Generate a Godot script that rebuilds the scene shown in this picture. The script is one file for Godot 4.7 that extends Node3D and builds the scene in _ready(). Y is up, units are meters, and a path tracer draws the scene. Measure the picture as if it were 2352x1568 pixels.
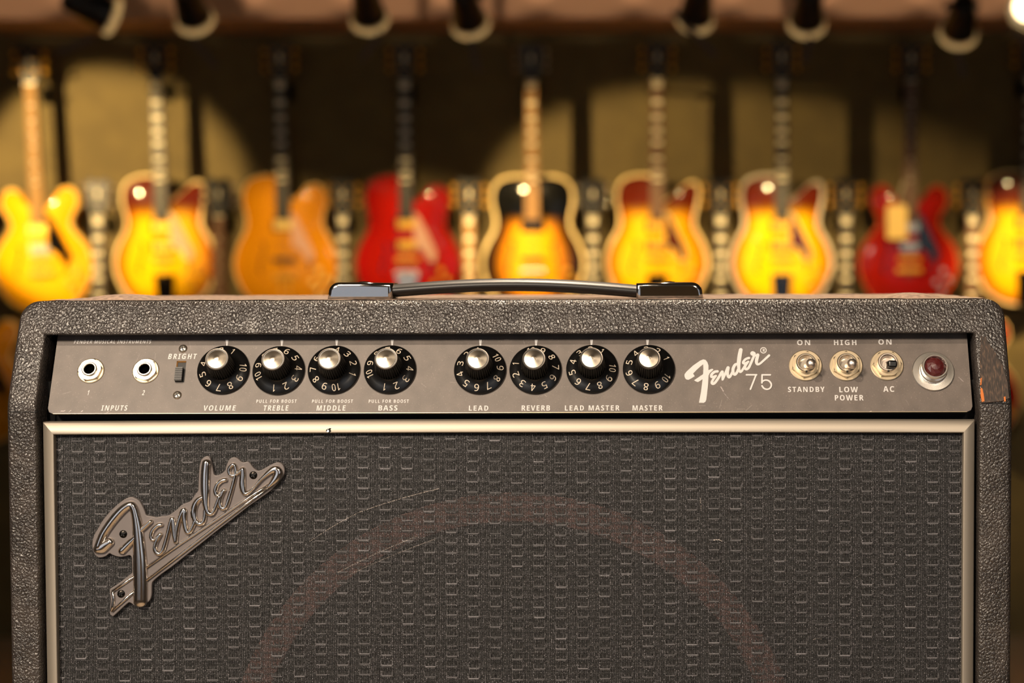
extends Node3D
# A guitar amplifier in focus in front of a wall of hanging guitars in a shop.
# Units are metres, y is up. The amplifier's uprights stand in the plane z = 0.

const F := 4067.0                      # focal length in pixels of the 2352 x 1568 frame
const CX := 1490.0                     # principal point
const CY := 784.0
const PITCH := -2.38
const ROLL := -0.13
const EYE := Vector3(0, 1.5, 1.22)
const SLOPE := 25.0                    # lean of the control panel, degrees
const GUITAR_Z := -5.78
const G := 0.00172                     # metres per outline unit of the guitars

var cam_basis: Basis
var M := {}                            # materials
var taken := {}
var U := Vector3.RIGHT
var V: Vector3
var N: Vector3
var panel_origin: Vector3
var yk: float                          # height of the kink where the front starts to lean back
var fonts := {}
var hung: Array[Node3D] = []

# ------------------------------------------------------------------ rays
func ray(px: float, py: float) -> Vector3:
	return cam_basis * Vector3((px - CX) / F, -(py - CY) / F, -1.0)

func P(px: float, py: float, z: float) -> Vector3:
	var d := ray(px, py)
	return EYE + d * ((z - EYE.z) / d.z)

func on_plane(px: float, py: float, o: Vector3, n: Vector3) -> Vector3:
	var d := ray(px, py)
	return EYE + d * ((o - EYE).dot(n) / d.dot(n))

func pl(px: float, py: float) -> Vector2:      # a point of the control panel in its own axes
	var q := on_plane(px, py, panel_origin, N) - panel_origin
	return Vector2(q.dot(U), q.dot(V))

# ------------------------------------------------------------------ nodes
func numbered(n: String) -> String:
	if not taken.has(n):
		taken[n] = 0
		return n
	taken[n] += 1
	return "%s_%03d" % [n, taken[n]]

func obj(called: String, mesh: Mesh, mat: Material, parent: Node3D, xf := Transform3D()) -> MeshInstance3D:
	var o := MeshInstance3D.new()
	o.name = called if parent != self else numbered(called)
	o.mesh = mesh
	o.material_override = mat
	o.transform = xf
	parent.add_child(o, true)
	return o

func thing(called: String, label: String, category: String, at: Vector3, group := "") -> Node3D:
	var o := Node3D.new()
	o.name = numbered(called)
	o.position = at
	add_child(o, true)
	tag(o, label, category, group)
	return o

func tag(o: Node3D, label: String, category: String, group := "") -> void:
	o.set_meta("label", label)
	o.set_meta("category", category)
	if group:
		o.set_meta("group", group)

func structure(called: String, mesh: Mesh, mat: Material, at: Vector3) -> MeshInstance3D:
	var o := obj(called, mesh, mat, self, Transform3D(Basis(), at))
	o.set_meta("kind", "structure")
	return o

# ------------------------------------------------------------------ meshes
func begin() -> SurfaceTool:
	var st := SurfaceTool.new()
	st.begin(Mesh.PRIMITIVE_TRIANGLES)
	st.set_smooth_group(0)
	return st

func finish(st: SurfaceTool) -> ArrayMesh:
	st.generate_normals()
	return st.commit()

func quad(st: SurfaceTool, a: Vector3, b: Vector3, c: Vector3, d: Vector3) -> void:
	for p in [a, c, b, a, d, c]:
		st.add_vertex(p)

func grid(st: SurfaceTool, rows: Array, closed := false) -> void:   # rows of equal numbers of points
	for i in rows.size() - 1:
		var a: Array = rows[i]
		var b: Array = rows[i + 1]
		var n := a.size()
		for j in (n if closed else n - 1):
			var k := (j + 1) % n
			quad(st, a[j], a[k], b[k], b[j])

func add_box(st: SurfaceTool, lo: Vector3, hi: Vector3) -> void:
	st.set_smooth_group(-1)
	var c := []
	for i in 8:
		c.append(Vector3(hi.x if i & 1 else lo.x, hi.y if i & 2 else lo.y, hi.z if i & 4 else lo.z))
	for f in [[4, 5, 7, 6], [1, 0, 2, 3], [5, 1, 3, 7], [0, 4, 6, 2], [6, 7, 3, 2], [0, 1, 5, 4]]:
		quad(st, c[f[0]], c[f[1]], c[f[2]], c[f[3]])
	st.set_smooth_group(0)

func box(lo: Vector3, hi: Vector3) -> ArrayMesh:
	var st := begin()
	add_box(st, lo, hi)
	return finish(st)

func bevel_box(size: Vector3, r: float) -> ArrayMesh:   # centred, all long edges bevelled
	var h := size / 2
	var poly := PackedVector2Array([Vector2(-h.x, -h.y), Vector2(h.x, -h.y), Vector2(h.x, h.y), Vector2(-h.x, h.y)])
	return rounded_prism(poly, -h.z, h.z, r, 2)

# A lathed profile of (radius, height) pairs about z. flat: facets instead of smooth shading along the profile.
func lathe(profile: Array, segs := 40, flutes := 0, depth := 0.0, sharp := true) -> ArrayMesh:
	var st := begin()
	for i in profile.size() - 1:
		if sharp:
			st.set_smooth_group(i)
		var a = profile[i]
		var b = profile[i + 1]
		for j in segs:
			var t0 := TAU * j / segs
			var t1 := TAU * (j + 1) / segs
			var k0 := 1.0
			var k1 := 1.0
			if flutes > 0:
				k0 = 1.0 - depth * (0.5 + 0.5 * cos(t0 * flutes))
				k1 = 1.0 - depth * (0.5 + 0.5 * cos(t1 * flutes))
			var pts := [[a[0] * k0, a[1], t0, 0.0], [a[0] * k1, a[1], t1, 0.0], [b[0] * k1, b[1], t1, 1.0], [b[0] * k0, b[1], t0, 1.0]]
			for n in [0, 2, 1, 0, 3, 2]:
				var q = pts[n]
				st.set_uv(Vector2(q[2] / TAU, (i + q[3]) / profile.size()))
				st.add_vertex(Vector3(cos(q[2]) * q[0], sin(q[2]) * q[0], q[1]))
	return finish(st)

func ccw(poly: PackedVector2Array) -> PackedVector2Array:
	if Geometry2D.is_polygon_clockwise(poly):
		poly.reverse()
	return poly

func triangles(poly: PackedVector2Array) -> PackedInt32Array:   # enlarged first: small numbers trip the triangulation
	var big := PackedVector2Array()
	for p in poly:
		big.append(p * 20000.0)
	return Geometry2D.triangulate_polygon(big)

func inset(poly: PackedVector2Array, d: float) -> PackedVector2Array:
	var n := poly.size()
	var out := PackedVector2Array()
	for i in n:
		var e0 := (poly[i] - poly[(i + n - 1) % n]).normalized()
		var e1 := (poly[(i + 1) % n] - poly[i]).normalized()
		var n0 := Vector2(-e0.y, e0.x)
		var n1 := Vector2(-e1.y, e1.x)
		var m := n0 + n1
		var l := maxf(0.35, m.length_squared() / 2.0)
		out.append(poly[i] + m / l * d)
	return out

# A polygon extruded from z0 to z1, its front (z1) edge rounded by r, its back edge too if both.
func rounded_prism(poly: PackedVector2Array, z0: float, z1: float, r: float, segs := 3, both := true) -> ArrayMesh:
	var st := begin()
	poly = ccw(poly)
	var rings := []
	if both and r > 0:
		for k in segs:
			var a := PI / 2 * k / segs
			rings.append([inset(poly, r * (1 - sin(a))), z0 + r * (1 - cos(a))])
		rings.append([poly, z0 + r])
	else:
		rings.append([poly, z0])
	rings.append([poly, z1 - r])
	if r > 0:
		for k in range(segs - 1, -1, -1):
			var a := PI / 2 * k / segs
			rings.append([inset(poly, r * (1 - sin(a))), z1 - r * (1 - cos(a))])
	var rows := []
	for g in rings:
		var row := []
		for p in g[0]:
			row.append(Vector3(p.x, p.y, g[1]))
		rows.append(row)
	st.set_smooth_group(0 if r > 0 and poly.size() > 8 else -1)
	grid(st, rows, true)
	st.set_smooth_group(-1)
	var tri := triangles(rings[-1][0])
	for i in range(0, tri.size(), 3):
		for s in [0, 2, 1]:
			var p: Vector2 = rings[-1][0][tri[i + s]]
			st.add_vertex(Vector3(p.x, p.y, z1))
		for s in [0, 1, 2]:
			var p: Vector2 = rings[0][0][tri[i + s]]
			st.add_vertex(Vector3(p.x, p.y, z0))
	return finish(st)

func smooth_line(pts: Array, per := 5) -> Array:      # Catmull-Rom through points of any dimension given as arrays
	var out := []
	var n := pts.size()
	for i in n - 1:
		var a: Array = pts[maxi(i - 1, 0)]
		var b: Array = pts[i]
		var c: Array = pts[i + 1]
		var d: Array = pts[mini(i + 2, n - 1)]
		for s in per:
			var t := float(s) / per
			var q := []
			for k in b.size():
				q.append(0.5 * (2.0 * b[k] + (c[k] - a[k]) * t + (2.0 * a[k] - 5.0 * b[k] + 4.0 * c[k] - d[k]) * t * t + (3.0 * b[k] - a[k] - 3.0 * c[k] + d[k]) * t * t * t))
			out.append(q)
	out.append(pts[n - 1].duplicate())
	return out

# A raised stroke: points [x, y, half width] in the plane z = 0, half-round across, of the given height.
func add_ridge(st: SurfaceTool, pts: Array, height: float, around := 8, round_ends := true, peak := 1.0) -> void:
	var rows := []
	var n := pts.size()
	var line := []
	for i in n:
		line.append([Vector2(pts[i][0], pts[i][1]), pts[i][2], 1.0])
	if round_ends:
		var d0: Vector2 = (line[0][0] - line[1][0]).normalized()
		var d1: Vector2 = (line[n - 1][0] - line[n - 2][0]).normalized()
		var r0: float = line[0][1]
		var r1: float = line[n - 1][1]
		var head := []
		var tail := []
		for a in [0.0, 25.0, 50.0, 72.0]:
			var c := sin(deg_to_rad(a))
			var e := cos(deg_to_rad(a))
			head.append([line[0][0] + d0 * r0 * e, maxf(r0 * c, r0 * 0.02), maxf(c, 0.02)])
			tail.push_front([line[n - 1][0] + d1 * r1 * e, maxf(r1 * c, r1 * 0.02), maxf(c, 0.02)])
		line = head + line + tail
	else:
		line.push_front([line[0][0], line[0][1], 0.0])
		line.append([line[-1][0], line[-1][1], 0.0])
	for i in line.size():
		var a: Vector2 = line[maxi(i - 1, 0)][0]
		var b: Vector2 = line[mini(i + 1, line.size() - 1)][0]
		var t := (b - a).normalized()
		var side := Vector2(-t.y, t.x)
		var row := []
		for k in around + 1:
			var w := PI * k / around
			var q: Vector2 = line[i][0] + side * cos(w) * line[i][1]
			row.append(Vector3(q.x, q.y, pow(sin(w), peak) * height * line[i][2]))
		rows.append(row)
	grid(st, rows)

# A flat printed stroke, a little thick: points [x, y, half width].
func add_stroke(st: SurfaceTool, pts: Array, z: float, ends := true) -> void:
	st.set_smooth_group(-1)
	var line := pts.duplicate()
	var n := line.size()
	if ends:
		for e in 2:
			var p: Array = line[0] if e == 0 else line[-1]
			var o: Array = line[1] if e == 0 else line[-2]
			var away := Vector2(p[0] - o[0], p[1] - o[1]).angle()
			for k in 8:
				var a0 := away - PI / 2 + PI * k / 8
				var a1 := away - PI / 2 + PI * (k + 1) / 8
				for v in [Vector3(p[0], p[1], z), Vector3(p[0] + cos(a1) * p[2], p[1] + sin(a1) * p[2], z), Vector3(p[0] + cos(a0) * p[2], p[1] + sin(a0) * p[2], z)]:
					st.add_vertex(v)
	var rows := []
	for i in n:
		var a := Vector2(line[maxi(i - 1, 0)][0], line[maxi(i - 1, 0)][1])
		var b := Vector2(line[mini(i + 1, n - 1)][0], line[mini(i + 1, n - 1)][1])
		var t := (b - a).normalized()
		var s = Vector2(-t.y, t.x) * line[i][2]
		rows.append([Vector3(line[i][0] + s.x, line[i][1] + s.y, z), Vector3(line[i][0] - s.x, line[i][1] - s.y, z)])
	grid(st, rows)

# The outline of a stroke of changing width with round ends: its pieces merged into one polygon.
func stroke_outline(line: Array) -> PackedVector2Array:
	var k := 100000.0
	var out := PackedVector2Array()
	for i in line.size():
		var c := PackedVector2Array()
		for a in 20:
			c.append(Vector2(line[i][0] + cos(TAU * a / 20) * line[i][2], line[i][1] + sin(TAU * a / 20) * line[i][2]) * k)
		var pieces := [c]
		if i > 0:
			var hull := PackedVector2Array()
			for e in [i - 1, i]:
				for a in 20:
					hull.append(Vector2(line[e][0] + cos(TAU * a / 20) * line[e][2], line[e][1] + sin(TAU * a / 20) * line[e][2]) * k)
			pieces = [Geometry2D.convex_hull(hull)]
		for q in pieces:
			if out.size() == 0:
				out = q
			else:
				var got := Geometry2D.merge_polygons(out, q)
				var best := 0.0
				for g in got:
					var box2 := Rect2(g[0], Vector2())
					for v in g:
						box2 = box2.expand(v)
					if box2.get_area() > best:
						best = box2.get_area()
						out = g
	for i in out.size():
		out[i] /= k
	return out

# A round tube along 3-D points, radius r or elliptic (rx sideways along `side`, ry across it).
func tube(pts: Array, rx: float, ry: float, side: Vector3, around := 12) -> ArrayMesh:
	var st := begin()
	var rows := []
	for i in pts.size():
		var t: Vector3 = (pts[mini(i + 1, pts.size() - 1)] - pts[maxi(i - 1, 0)]).normalized()
		var s := (side - t * side.dot(t)).normalized()
		var up := t.cross(s)
		var row := []
		for k in around:
			var a := TAU * k / around
			row.append(pts[i] + s * cos(a) * rx + up * sin(a) * ry)
		rows.append(row)
	grid(st, rows, true)
	st.set_smooth_group(-1)
	for e in [0, rows.size() - 1]:
		for k in range(1, around - 1):
			var tri := [rows[e][0], rows[e][k], rows[e][k + 1]]
			if e == 0:
				tri.reverse()
			for v in tri:
				st.add_vertex(v)
	return finish(st)

# ------------------------------------------------------------------ materials
func mat(color: Color, rough := 0.6, metal := 0.0) -> StandardMaterial3D:
	var m := StandardMaterial3D.new()
	m.albedo_color = color
	m.roughness = rough
	m.metallic = metal
	return m

func noise_texture(kind: int, freq: float, size: int, sd: int, ramp: Array = [], cell_return := 0, octaves := 3) -> NoiseTexture2D:
	var n := FastNoiseLite.new()
	n.seed = sd
	n.noise_type = kind
	n.frequency = freq
	n.fractal_octaves = octaves
	if kind == FastNoiseLite.TYPE_CELLULAR:
		n.cellular_return_type = cell_return
		n.cellular_jitter = 1.0
		n.domain_warp_enabled = true
		n.domain_warp_amplitude = 14.0
		n.domain_warp_frequency = 0.02
		n.fractal_type = FastNoiseLite.FRACTAL_NONE if octaves < 2 else FastNoiseLite.FRACTAL_FBM
	var t := NoiseTexture2D.new()
	t.width = size
	t.height = size
	t.seamless = true
	t.noise = n
	if ramp.size():
		var g := Gradient.new()
		var offs := PackedFloat32Array()
		var cols := PackedColorArray()
		for r in ramp:
			offs.append(r[0])
			cols.append(r[1])
		g.offsets = offs
		g.colors = cols
		t.color_ramp = g
	return t

func make_materials() -> void:
	# black pebbled covering of the cabinet, dulled by grey-brown dust in patches
	var tolex := mat(Color(1, 1, 1), 0.33)
	tolex.albedo_texture = noise_texture(FastNoiseLite.TYPE_SIMPLEX_SMOOTH, 0.012, 512, 3, [[0.25, Color(0.15, 0.134, 0.128)], [0.75, Color(0.225, 0.202, 0.19)]], 0, 5)
	tolex.heightmap_enabled = true
	tolex.heightmap_scale = 0.095
	tolex.heightmap_texture = noise_texture(FastNoiseLite.TYPE_CELLULAR, 0.074, 1024, 11, [[0.0, Color(0, 0, 0)], [0.22, Color(0.62, 0.62, 0.62)], [0.55, Color(0.92, 0.92, 0.92)], [1.0, Color(1, 1, 1)]], FastNoiseLite.RETURN_DISTANCE2_SUB, 2)
	tolex.uv1_triplanar = true
	tolex.uv1_world_triplanar = true
	tolex.uv1_scale = Vector3.ONE * 5.2
	tolex.metallic_specular = 0.64
	M.tolex = tolex
	# dust lying on the top board
	var dusty := mat(Color(1, 1, 1), 0.85)
	dusty.albedo_texture = noise_texture(FastNoiseLite.TYPE_SIMPLEX_SMOOTH, 0.05, 512, 5, [[0.3, Color(0.46, 0.385, 0.33)], [0.7, Color(0.62, 0.52, 0.45)]], 0, 5)
	dusty.uv1_triplanar = true
	dusty.uv1_world_triplanar = true
	dusty.uv1_scale = Vector3.ONE * 6.0
	M.dusty = dusty
	var bare := mat(Color(1, 1, 1), 0.7)
	bare.albedo_texture = noise_texture(FastNoiseLite.TYPE_SIMPLEX_SMOOTH, 0.03, 512, 21, [[0.2, Color(0.13, 0.105, 0.09)], [0.62, Color(0.24, 0.19, 0.16)], [0.8, Color(0.34, 0.26, 0.2)]], 0, 5)
	bare.uv1_triplanar = true
	bare.uv1_scale = Vector3(40, 9, 20)
	M.bare_wood = bare
	M.chip = mat(Color(0.72, 0.40, 0.16), 0.7)
	M.black = mat(Color(0.02, 0.02, 0.022), 0.6)
	M.hole = mat(Color(0.012, 0.012, 0.012), 1.0)
	M.hole.metallic_specular = 0.0
	M.gap = mat(Color(0.035, 0.033, 0.035), 0.9)
	M.gasket = mat(Color(0.52, 0.39, 0.37), 0.9)
	M.white_print = mat(Color(0.74, 0.73, 0.725), 0.65)
	M.knob_black = mat(Color(0.03, 0.029, 0.03), 0.3)
	M.knob_rim = mat(Color(0.34, 0.32, 0.30), 0.4, 1.0)
	M.numeral = mat(Color(0.74, 0.69, 0.62), 0.6)
	M.chrome = mat(Color(0.66, 0.65, 0.64), 0.10, 1.0)
	M.emblem_chrome = mat(Color(0.86, 0.83, 0.80), 0.15, 1.0)
	M.nickel = mat(Color(0.84, 0.80, 0.74), 0.3, 1.0)
	M.washer = mat(Color(0.72, 0.66, 0.56), 0.42, 1.0)
	var cap := mat(Color(0.68, 0.64, 0.58), 0.38, 1.0)
	cap.anisotropy_enabled = true
	cap.anisotropy = 0.75
	M.cap = cap
	M.trim = mat(Color(0.64, 0.605, 0.555), 0.55, 0.8)
	M.lever = mat(Color(0.88, 0.83, 0.78), 0.36, 1.0)
	var jewel := mat(Color(0.26, 0.008, 0.014), 0.05)
	jewel.clearcoat_enabled = true
	jewel.clearcoat = 1.0
	M.jewel = jewel
	M.plate = mat(Color(0.42, 0.395, 0.39), 0.5, 0.35)
	M.screw_dark = mat(Color(0.16, 0.15, 0.14), 0.28, 1.0)
	M.brass = mat(Color(0.26, 0.18, 0.09), 0.5, 1.0)
	var strap := mat(Color(0.07, 0.07, 0.075), 0.42)
	M.strap = strap
	# guitars
	var lac := mat(Color(1, 1, 1), 0.3)
	lac.vertex_color_use_as_albedo = true
	lac.metallic_specular = 0.1
	lac.clearcoat_enabled = true
	lac.clearcoat = 0.28
	lac.clearcoat_roughness = 0.06
	M.lacquer = lac
	M.binding = mat(Color(0.95, 0.84, 0.60), 0.35)
	M.ebony = mat(Color(0.07, 0.055, 0.045), 0.4)
	M.rosewood = mat(Color(0.36, 0.23, 0.13), 0.4)
	M.maple_board = mat(Color(0.58, 0.42, 0.22), 0.45)
	M.worn_board = mat(Color(0.56, 0.41, 0.19), 0.7)
	M.pearl = mat(Color(0.93, 0.88, 0.76), 0.25)
	M.neck_wood = mat(Color(0.35, 0.16, 0.07), 0.35)
	M.gold = mat(Color(0.93, 0.70, 0.26), 0.36, 0.7)
	M.silver = mat(Color(0.85, 0.83, 0.80), 0.26, 0.95)
	M.wire = mat(Color(0.42, 0.38, 0.32), 0.6, 0.7)
	M.guard_black = mat(Color(0.03, 0.025, 0.025), 0.12)
	M.guard_shell = mat(Color(0.32, 0.13, 0.08), 0.12)
	M.guard_pale = mat(Color(0.80, 0.62, 0.52), 0.15)
	M.cream = mat(Color(0.90, 0.76, 0.44), 0.3)
	M.head_face = mat(Color(0.025, 0.022, 0.02), 0.5)
	# room
	var wall := mat(Color(1, 1, 1), 0.85)
	wall.albedo_texture = noise_texture(FastNoiseLite.TYPE_SIMPLEX_SMOOTH, 0.02, 512, 9, [[0.3, Color(0.375, 0.322, 0.195)], [0.7, Color(0.405, 0.35, 0.21)]], 0, 4)
	wall.uv1_triplanar = true
	wall.uv1_world_triplanar = true
	wall.uv1_scale = Vector3.ONE * 0.7
	M.wall = wall
	M.soffit = mat(Color(0.74, 0.58, 0.46), 0.85)
	M.ceiling = mat(Color(0.45, 0.42, 0.38), 0.9)
	M.floor = mat(Color(0.74, 0.66, 0.56), 0.5)
	M.side_wall = mat(Color(0.72, 0.66, 0.58), 0.9)
	M.lamp_black = mat(Color(0.03, 0.03, 0.03), 0.4)
	M.hanger = mat(Color(0.03, 0.03, 0.03), 0.85)
	M.hanger.metallic_specular = 0.15
	M.lamp_rod = mat(Color(0.30, 0.25, 0.22), 0.5)
	var ring := mat(Color(0.92, 0.88, 0.78), 0.2)      # milky glass round the lamp mouths, lit through by the bulbs
	ring.backlight_enabled = true
	ring.backlight = Color(0.95, 0.90, 0.78)
	M.lamp_ring = ring
	M.plinth = mat(Color(0.10, 0.09, 0.085), 0.7)

func glow(c: Color, e: float) -> StandardMaterial3D:
	var m := mat(c, 0.5)
	m.emission_enabled = true
	m.emission = c
	m.emission_energy_multiplier = e
	return m

# ------------------------------------------------------------------ computed cloth and panel
func panel_material(lo: Vector2, hi: Vector2) -> StandardMaterial3D:
	var w := 2048
	var h := 192
	var rng := RandomNumberGenerator.new()
	rng.seed = 77
	var n := FastNoiseLite.new()
	n.seed = 5
	n.frequency = 0.02
	n.fractal_octaves = 5
	var data := PackedByteArray()
	data.resize(w * h * 3)
	var i := 0
	for y in h:
		for x in w:
			var v := 0.325 + 0.035 * n.get_noise_2d(x, y) + 0.022 * (rng.randf() - 0.5)
			if rng.randf() < 0.010:
				v += 0.20 * rng.randf()
			data[i] = int(clampf(v * 1.06, 0, 1) * 255)
			data[i + 1] = int(clampf(v * 0.955, 0, 1) * 255)
			data[i + 2] = int(clampf(v * 0.89, 0, 1) * 255)
			i += 3
	var img := Image.create_from_data(w, h, false, Image.FORMAT_RGB8, data)
	for k in 70:                                     # fine scratches
		var p := Vector2(rng.randf() * w, rng.randf() * h)
		var d := Vector2.from_angle(rng.randf() * TAU)
		var l := rng.randf_range(4, 22)
		var b := rng.randf_range(0.05, 0.14)
		for s in int(l):
			var q := p + d * s
			if q.x >= 0 and q.y >= 0 and q.x < w and q.y < h:
				var c := img.get_pixelv(Vector2i(q))
				img.set_pixelv(Vector2i(q), Color(c.r + b, c.g + b, c.b + b))
	for k in [[1655, 888, 1661, 898, 0.62, 2], [1662, 901, 1673, 915, 0.5, 1], [1330, 934, 1333, 945, 0.08, 1], [1202, 781, 1204, 789, 0.45, 1], [2202, 866, 2213, 876, 0.55, 1], [140, 944, 150, 943, 0.75, 1], [158, 946, 163, 942, 0.7, 1], [186, 945, 190, 943, 0.75, 1], [245, 947, 250, 945, 0.7, 1], [1996, 946, 2001, 944, 0.8, 2]]:
		var p0 := (pl(k[0], k[1]) - lo) / (hi - lo)
		var p1 := (pl(k[2], k[3]) - lo) / (hi - lo)
		var l := Vector2((p1.x - p0.x) * w, (p1.y - p0.y) * h).length()
		for t in int(l * 1.5) + 1:
			var q := p0.lerp(p1, t / (l * 1.5))
			for dx in k[5]:
				var c := Vector2i(int(q.x * w) + dx, int((1.0 - q.y) * h))
				if c.x >= 0 and c.y >= 0 and c.x < w and c.y < h:
					img.set_pixelv(c, Color(k[4], k[4] * 0.93, k[4] * 0.92))
	var m := mat(Color(1, 1, 1), 0.5)
	m.albedo_texture = ImageTexture.create_from_image(img)
	return m

func cloth_material() -> StandardMaterial3D:
	var w := 2048
	var h := 640
	var rng := RandomNumberGenerator.new()
	rng.seed = 4
	var n := FastNoiseLite.new()
	n.seed = 8
	n.frequency = 0.006
	n.fractal_octaves = 3
	var lum := PackedFloat32Array()
	lum.resize(w * h)
	var alpha := PackedByteArray()
	alpha.resize(w * h)
	var vx := PackedFloat32Array()
	vx.resize(w)
	for x in w:
		vx[x] = 0.5 + 0.5 * cos(TAU * x / 4.0)
	var hy := PackedFloat32Array()
	hy.resize(h)
	for y in h:
		hy[y] = 0.5 + 0.5 * cos(TAU * y / 3.2)
	var i := 0
	for y in h:
		for x in w:
			var v := maxf(vx[x], hy[y])
			var k := vx[x] * hy[y]
			var r := rng.randf()
			lum[i] = 0.03 + v * 0.045 + k * 1.15 * r * r * r + 0.03 * r
			alpha[i] = 255 if v + 0.30 * r > 0.74 else 0
			i += 1
	# woven loops: bars with upturned sides, in columns
	var cw := 48.9
	var ch := 23.2
	var cols := int(w / cw) + 1
	var rws := int(h / ch) + 1
	for c in cols:
		for rr in rws:
			var x0 := c * cw + 2.0 + (rng.randf() - 0.5)
			var y0 := rr * ch + (9.0 if c % 2 else 5.0) * 0.4 + (rng.randf() - 0.5) + 6.0 * sin(c * 0.35)
			var fade := (0.72 + 0.30 * n.get_noise_2d(x0 * 3.0, y0 * 3.0)) * rng.randf_range(0.6, 1.05)
			for yy in range(-11, 5):
				for xx in range(-3, 27):
					var px := int(x0) + xx
					var py := int(y0) + yy
					if px < 0 or py < 0 or px >= w or py >= h:
						continue
					var q := py * w + px
					var side := 1.0 - clampf(absf(absf(xx - 11.5) - 12.0 - yy * -0.12) - 0.4, 0, 1)
					if (yy == 1 or yy == 2 or yy == 4) and xx >= 0 and xx < 23:
						var g := 0.72 if yy != 4 else 0.48
						lum[q] = maxf(lum[q], g * fade * (0.9 + 0.2 * rng.randf()))
						alpha[q] = 255
					elif yy == 3 and xx >= -1 and xx < 24:
						lum[q] *= 0.5
						alpha[q] = 255
					elif yy <= 1 and yy > -10 and side > 0.3:
						lum[q] = maxf(lum[q], 0.46 * fade * side)
						alpha[q] = 255
					elif yy <= -1 and yy > -8 and (absf(absf(xx - 11.5) - 5.0) < 0.6 or (yy == -2 and xx > 7 and xx < 16)):
						lum[q] = maxf(lum[q], 0.42 * fade * rng.randf())
						alpha[q] = 255
					elif yy <= 0 and xx > 2 and xx < 21:
						lum[q] *= 0.6
	# vertical light threads between the columns
	for c in cols:
		for t in [33.0, 37.0]:
			var xx := int(c * cw + t)
			if xx >= w:
				continue
			for y in h:
				var q := y * w + xx
				lum[q] = maxf(lum[q], 0.20 + 0.16 * (0.5 + 0.5 * sin(y * TAU / ch + t)) * rng.randf_range(0.6, 1.0))
	var data := PackedByteArray()
	data.resize(w * h * 4)
	for j in w * h:
		var l := lum[j]
		data[j * 4] = int(clampf(l * 0.76, 0, 1) * 255)
		data[j * 4 + 1] = int(clampf(l * 0.745, 0, 1) * 255)
		data[j * 4 + 2] = int(clampf(l * 0.775, 0, 1) * 255)
		data[j * 4 + 3] = alpha[j]
	var img := Image.create_from_data(w, h, false, Image.FORMAT_RGBA8, data)
	# pale scratches rubbed across the cloth
	for s in [[577, 256, 690, 190, 0.62], [690, 190, 869, 138, 0.72], [640, 325, 821, 243, 0.6], [655, 335, 860, 250, 0.5], [1480, 255, 1500, 258, 0.9], [1700, 480, 1722, 478, 0.6], [1450, 160, 1452, 190, 0.6]]:
		var a := Vector2(s[0], s[1])
		var b := Vector2(s[2], s[3])
		var l := a.distance_to(b)
		for k in int(l):
			var t := k / l
			var q := a.lerp(b, t) + Vector2(0, -3.0 * sin(t * PI))
			if rng.randf() < 0.75:
				img.set_pixelv(Vector2i(q), Color(s[4], s[4] * 0.93, s[4] * 0.88, 1))
	var m := mat(Color(1, 1, 1), 0.62)
	m.albedo_texture = ImageTexture.create_from_image(img)
	m.transparency = BaseMaterial3D.TRANSPARENCY_ALPHA_SCISSOR
	m.alpha_scissor_threshold = 0.5
	return m

# ------------------------------------------------------------------ lettering
func font(bold: bool, spacing: int) -> Font:
	var key := "%s%d" % [bold, spacing]
	if not fonts.has(key):
		var f := SystemFont.new()
		f.font_names = PackedStringArray(["Droid Sans"])
		f.font_weight = 700 if bold else 400
		var v := FontVariation.new()
		v.base_font = f
		v.spacing_glyph = spacing
		fonts[key] = v
	return fonts[key]

# Text fitted to a width and height, centred at the origin, slanted by `lean`.
func lettering(text: String, size: Vector2, bold := true, spacing := 6, lean := 0.0, depth := 0.00008) -> Array:
	var tm := TextMesh.new()
	tm.text = text
	tm.font = font(bold, spacing)
	tm.font_size = 64
	tm.pixel_size = 0.001
	tm.curve_step = 2.0
	tm.depth = 0.001
	var bb := tm.get_aabb()
	var s := Vector3(size.x / maxf(bb.size.x, 1e-6), size.y / maxf(bb.size.y, 1e-6), depth / 0.001)
	var b := Basis(Vector3(s.x, 0, 0), Vector3(lean * s.y, s.y, 0), Vector3(0, 0, s.z))
	return [tm, Transform3D(b, -(b * bb.get_center()))]

func panel_text(panel: Node3D, text: String, x0: float, x1: float, y0: float, y1: float, lean := 0.0, spacing := 5, bold := true) -> void:
	var a := pl(x0, y1)
	var b := pl(x1, y0)
	var w := b - a
	var got := lettering(text, Vector2(w.x - lean * w.y, w.y), bold, spacing, lean)
	var xf: Transform3D = got[1]
	xf.origin += Vector3((a.x + b.x) / 2, (a.y + b.y) / 2, 0.00005)
	var o := obj("lettering", got[0], M.white_print, panel, xf)
	o.set_meta("label", "white printed word %s" % text)

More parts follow.
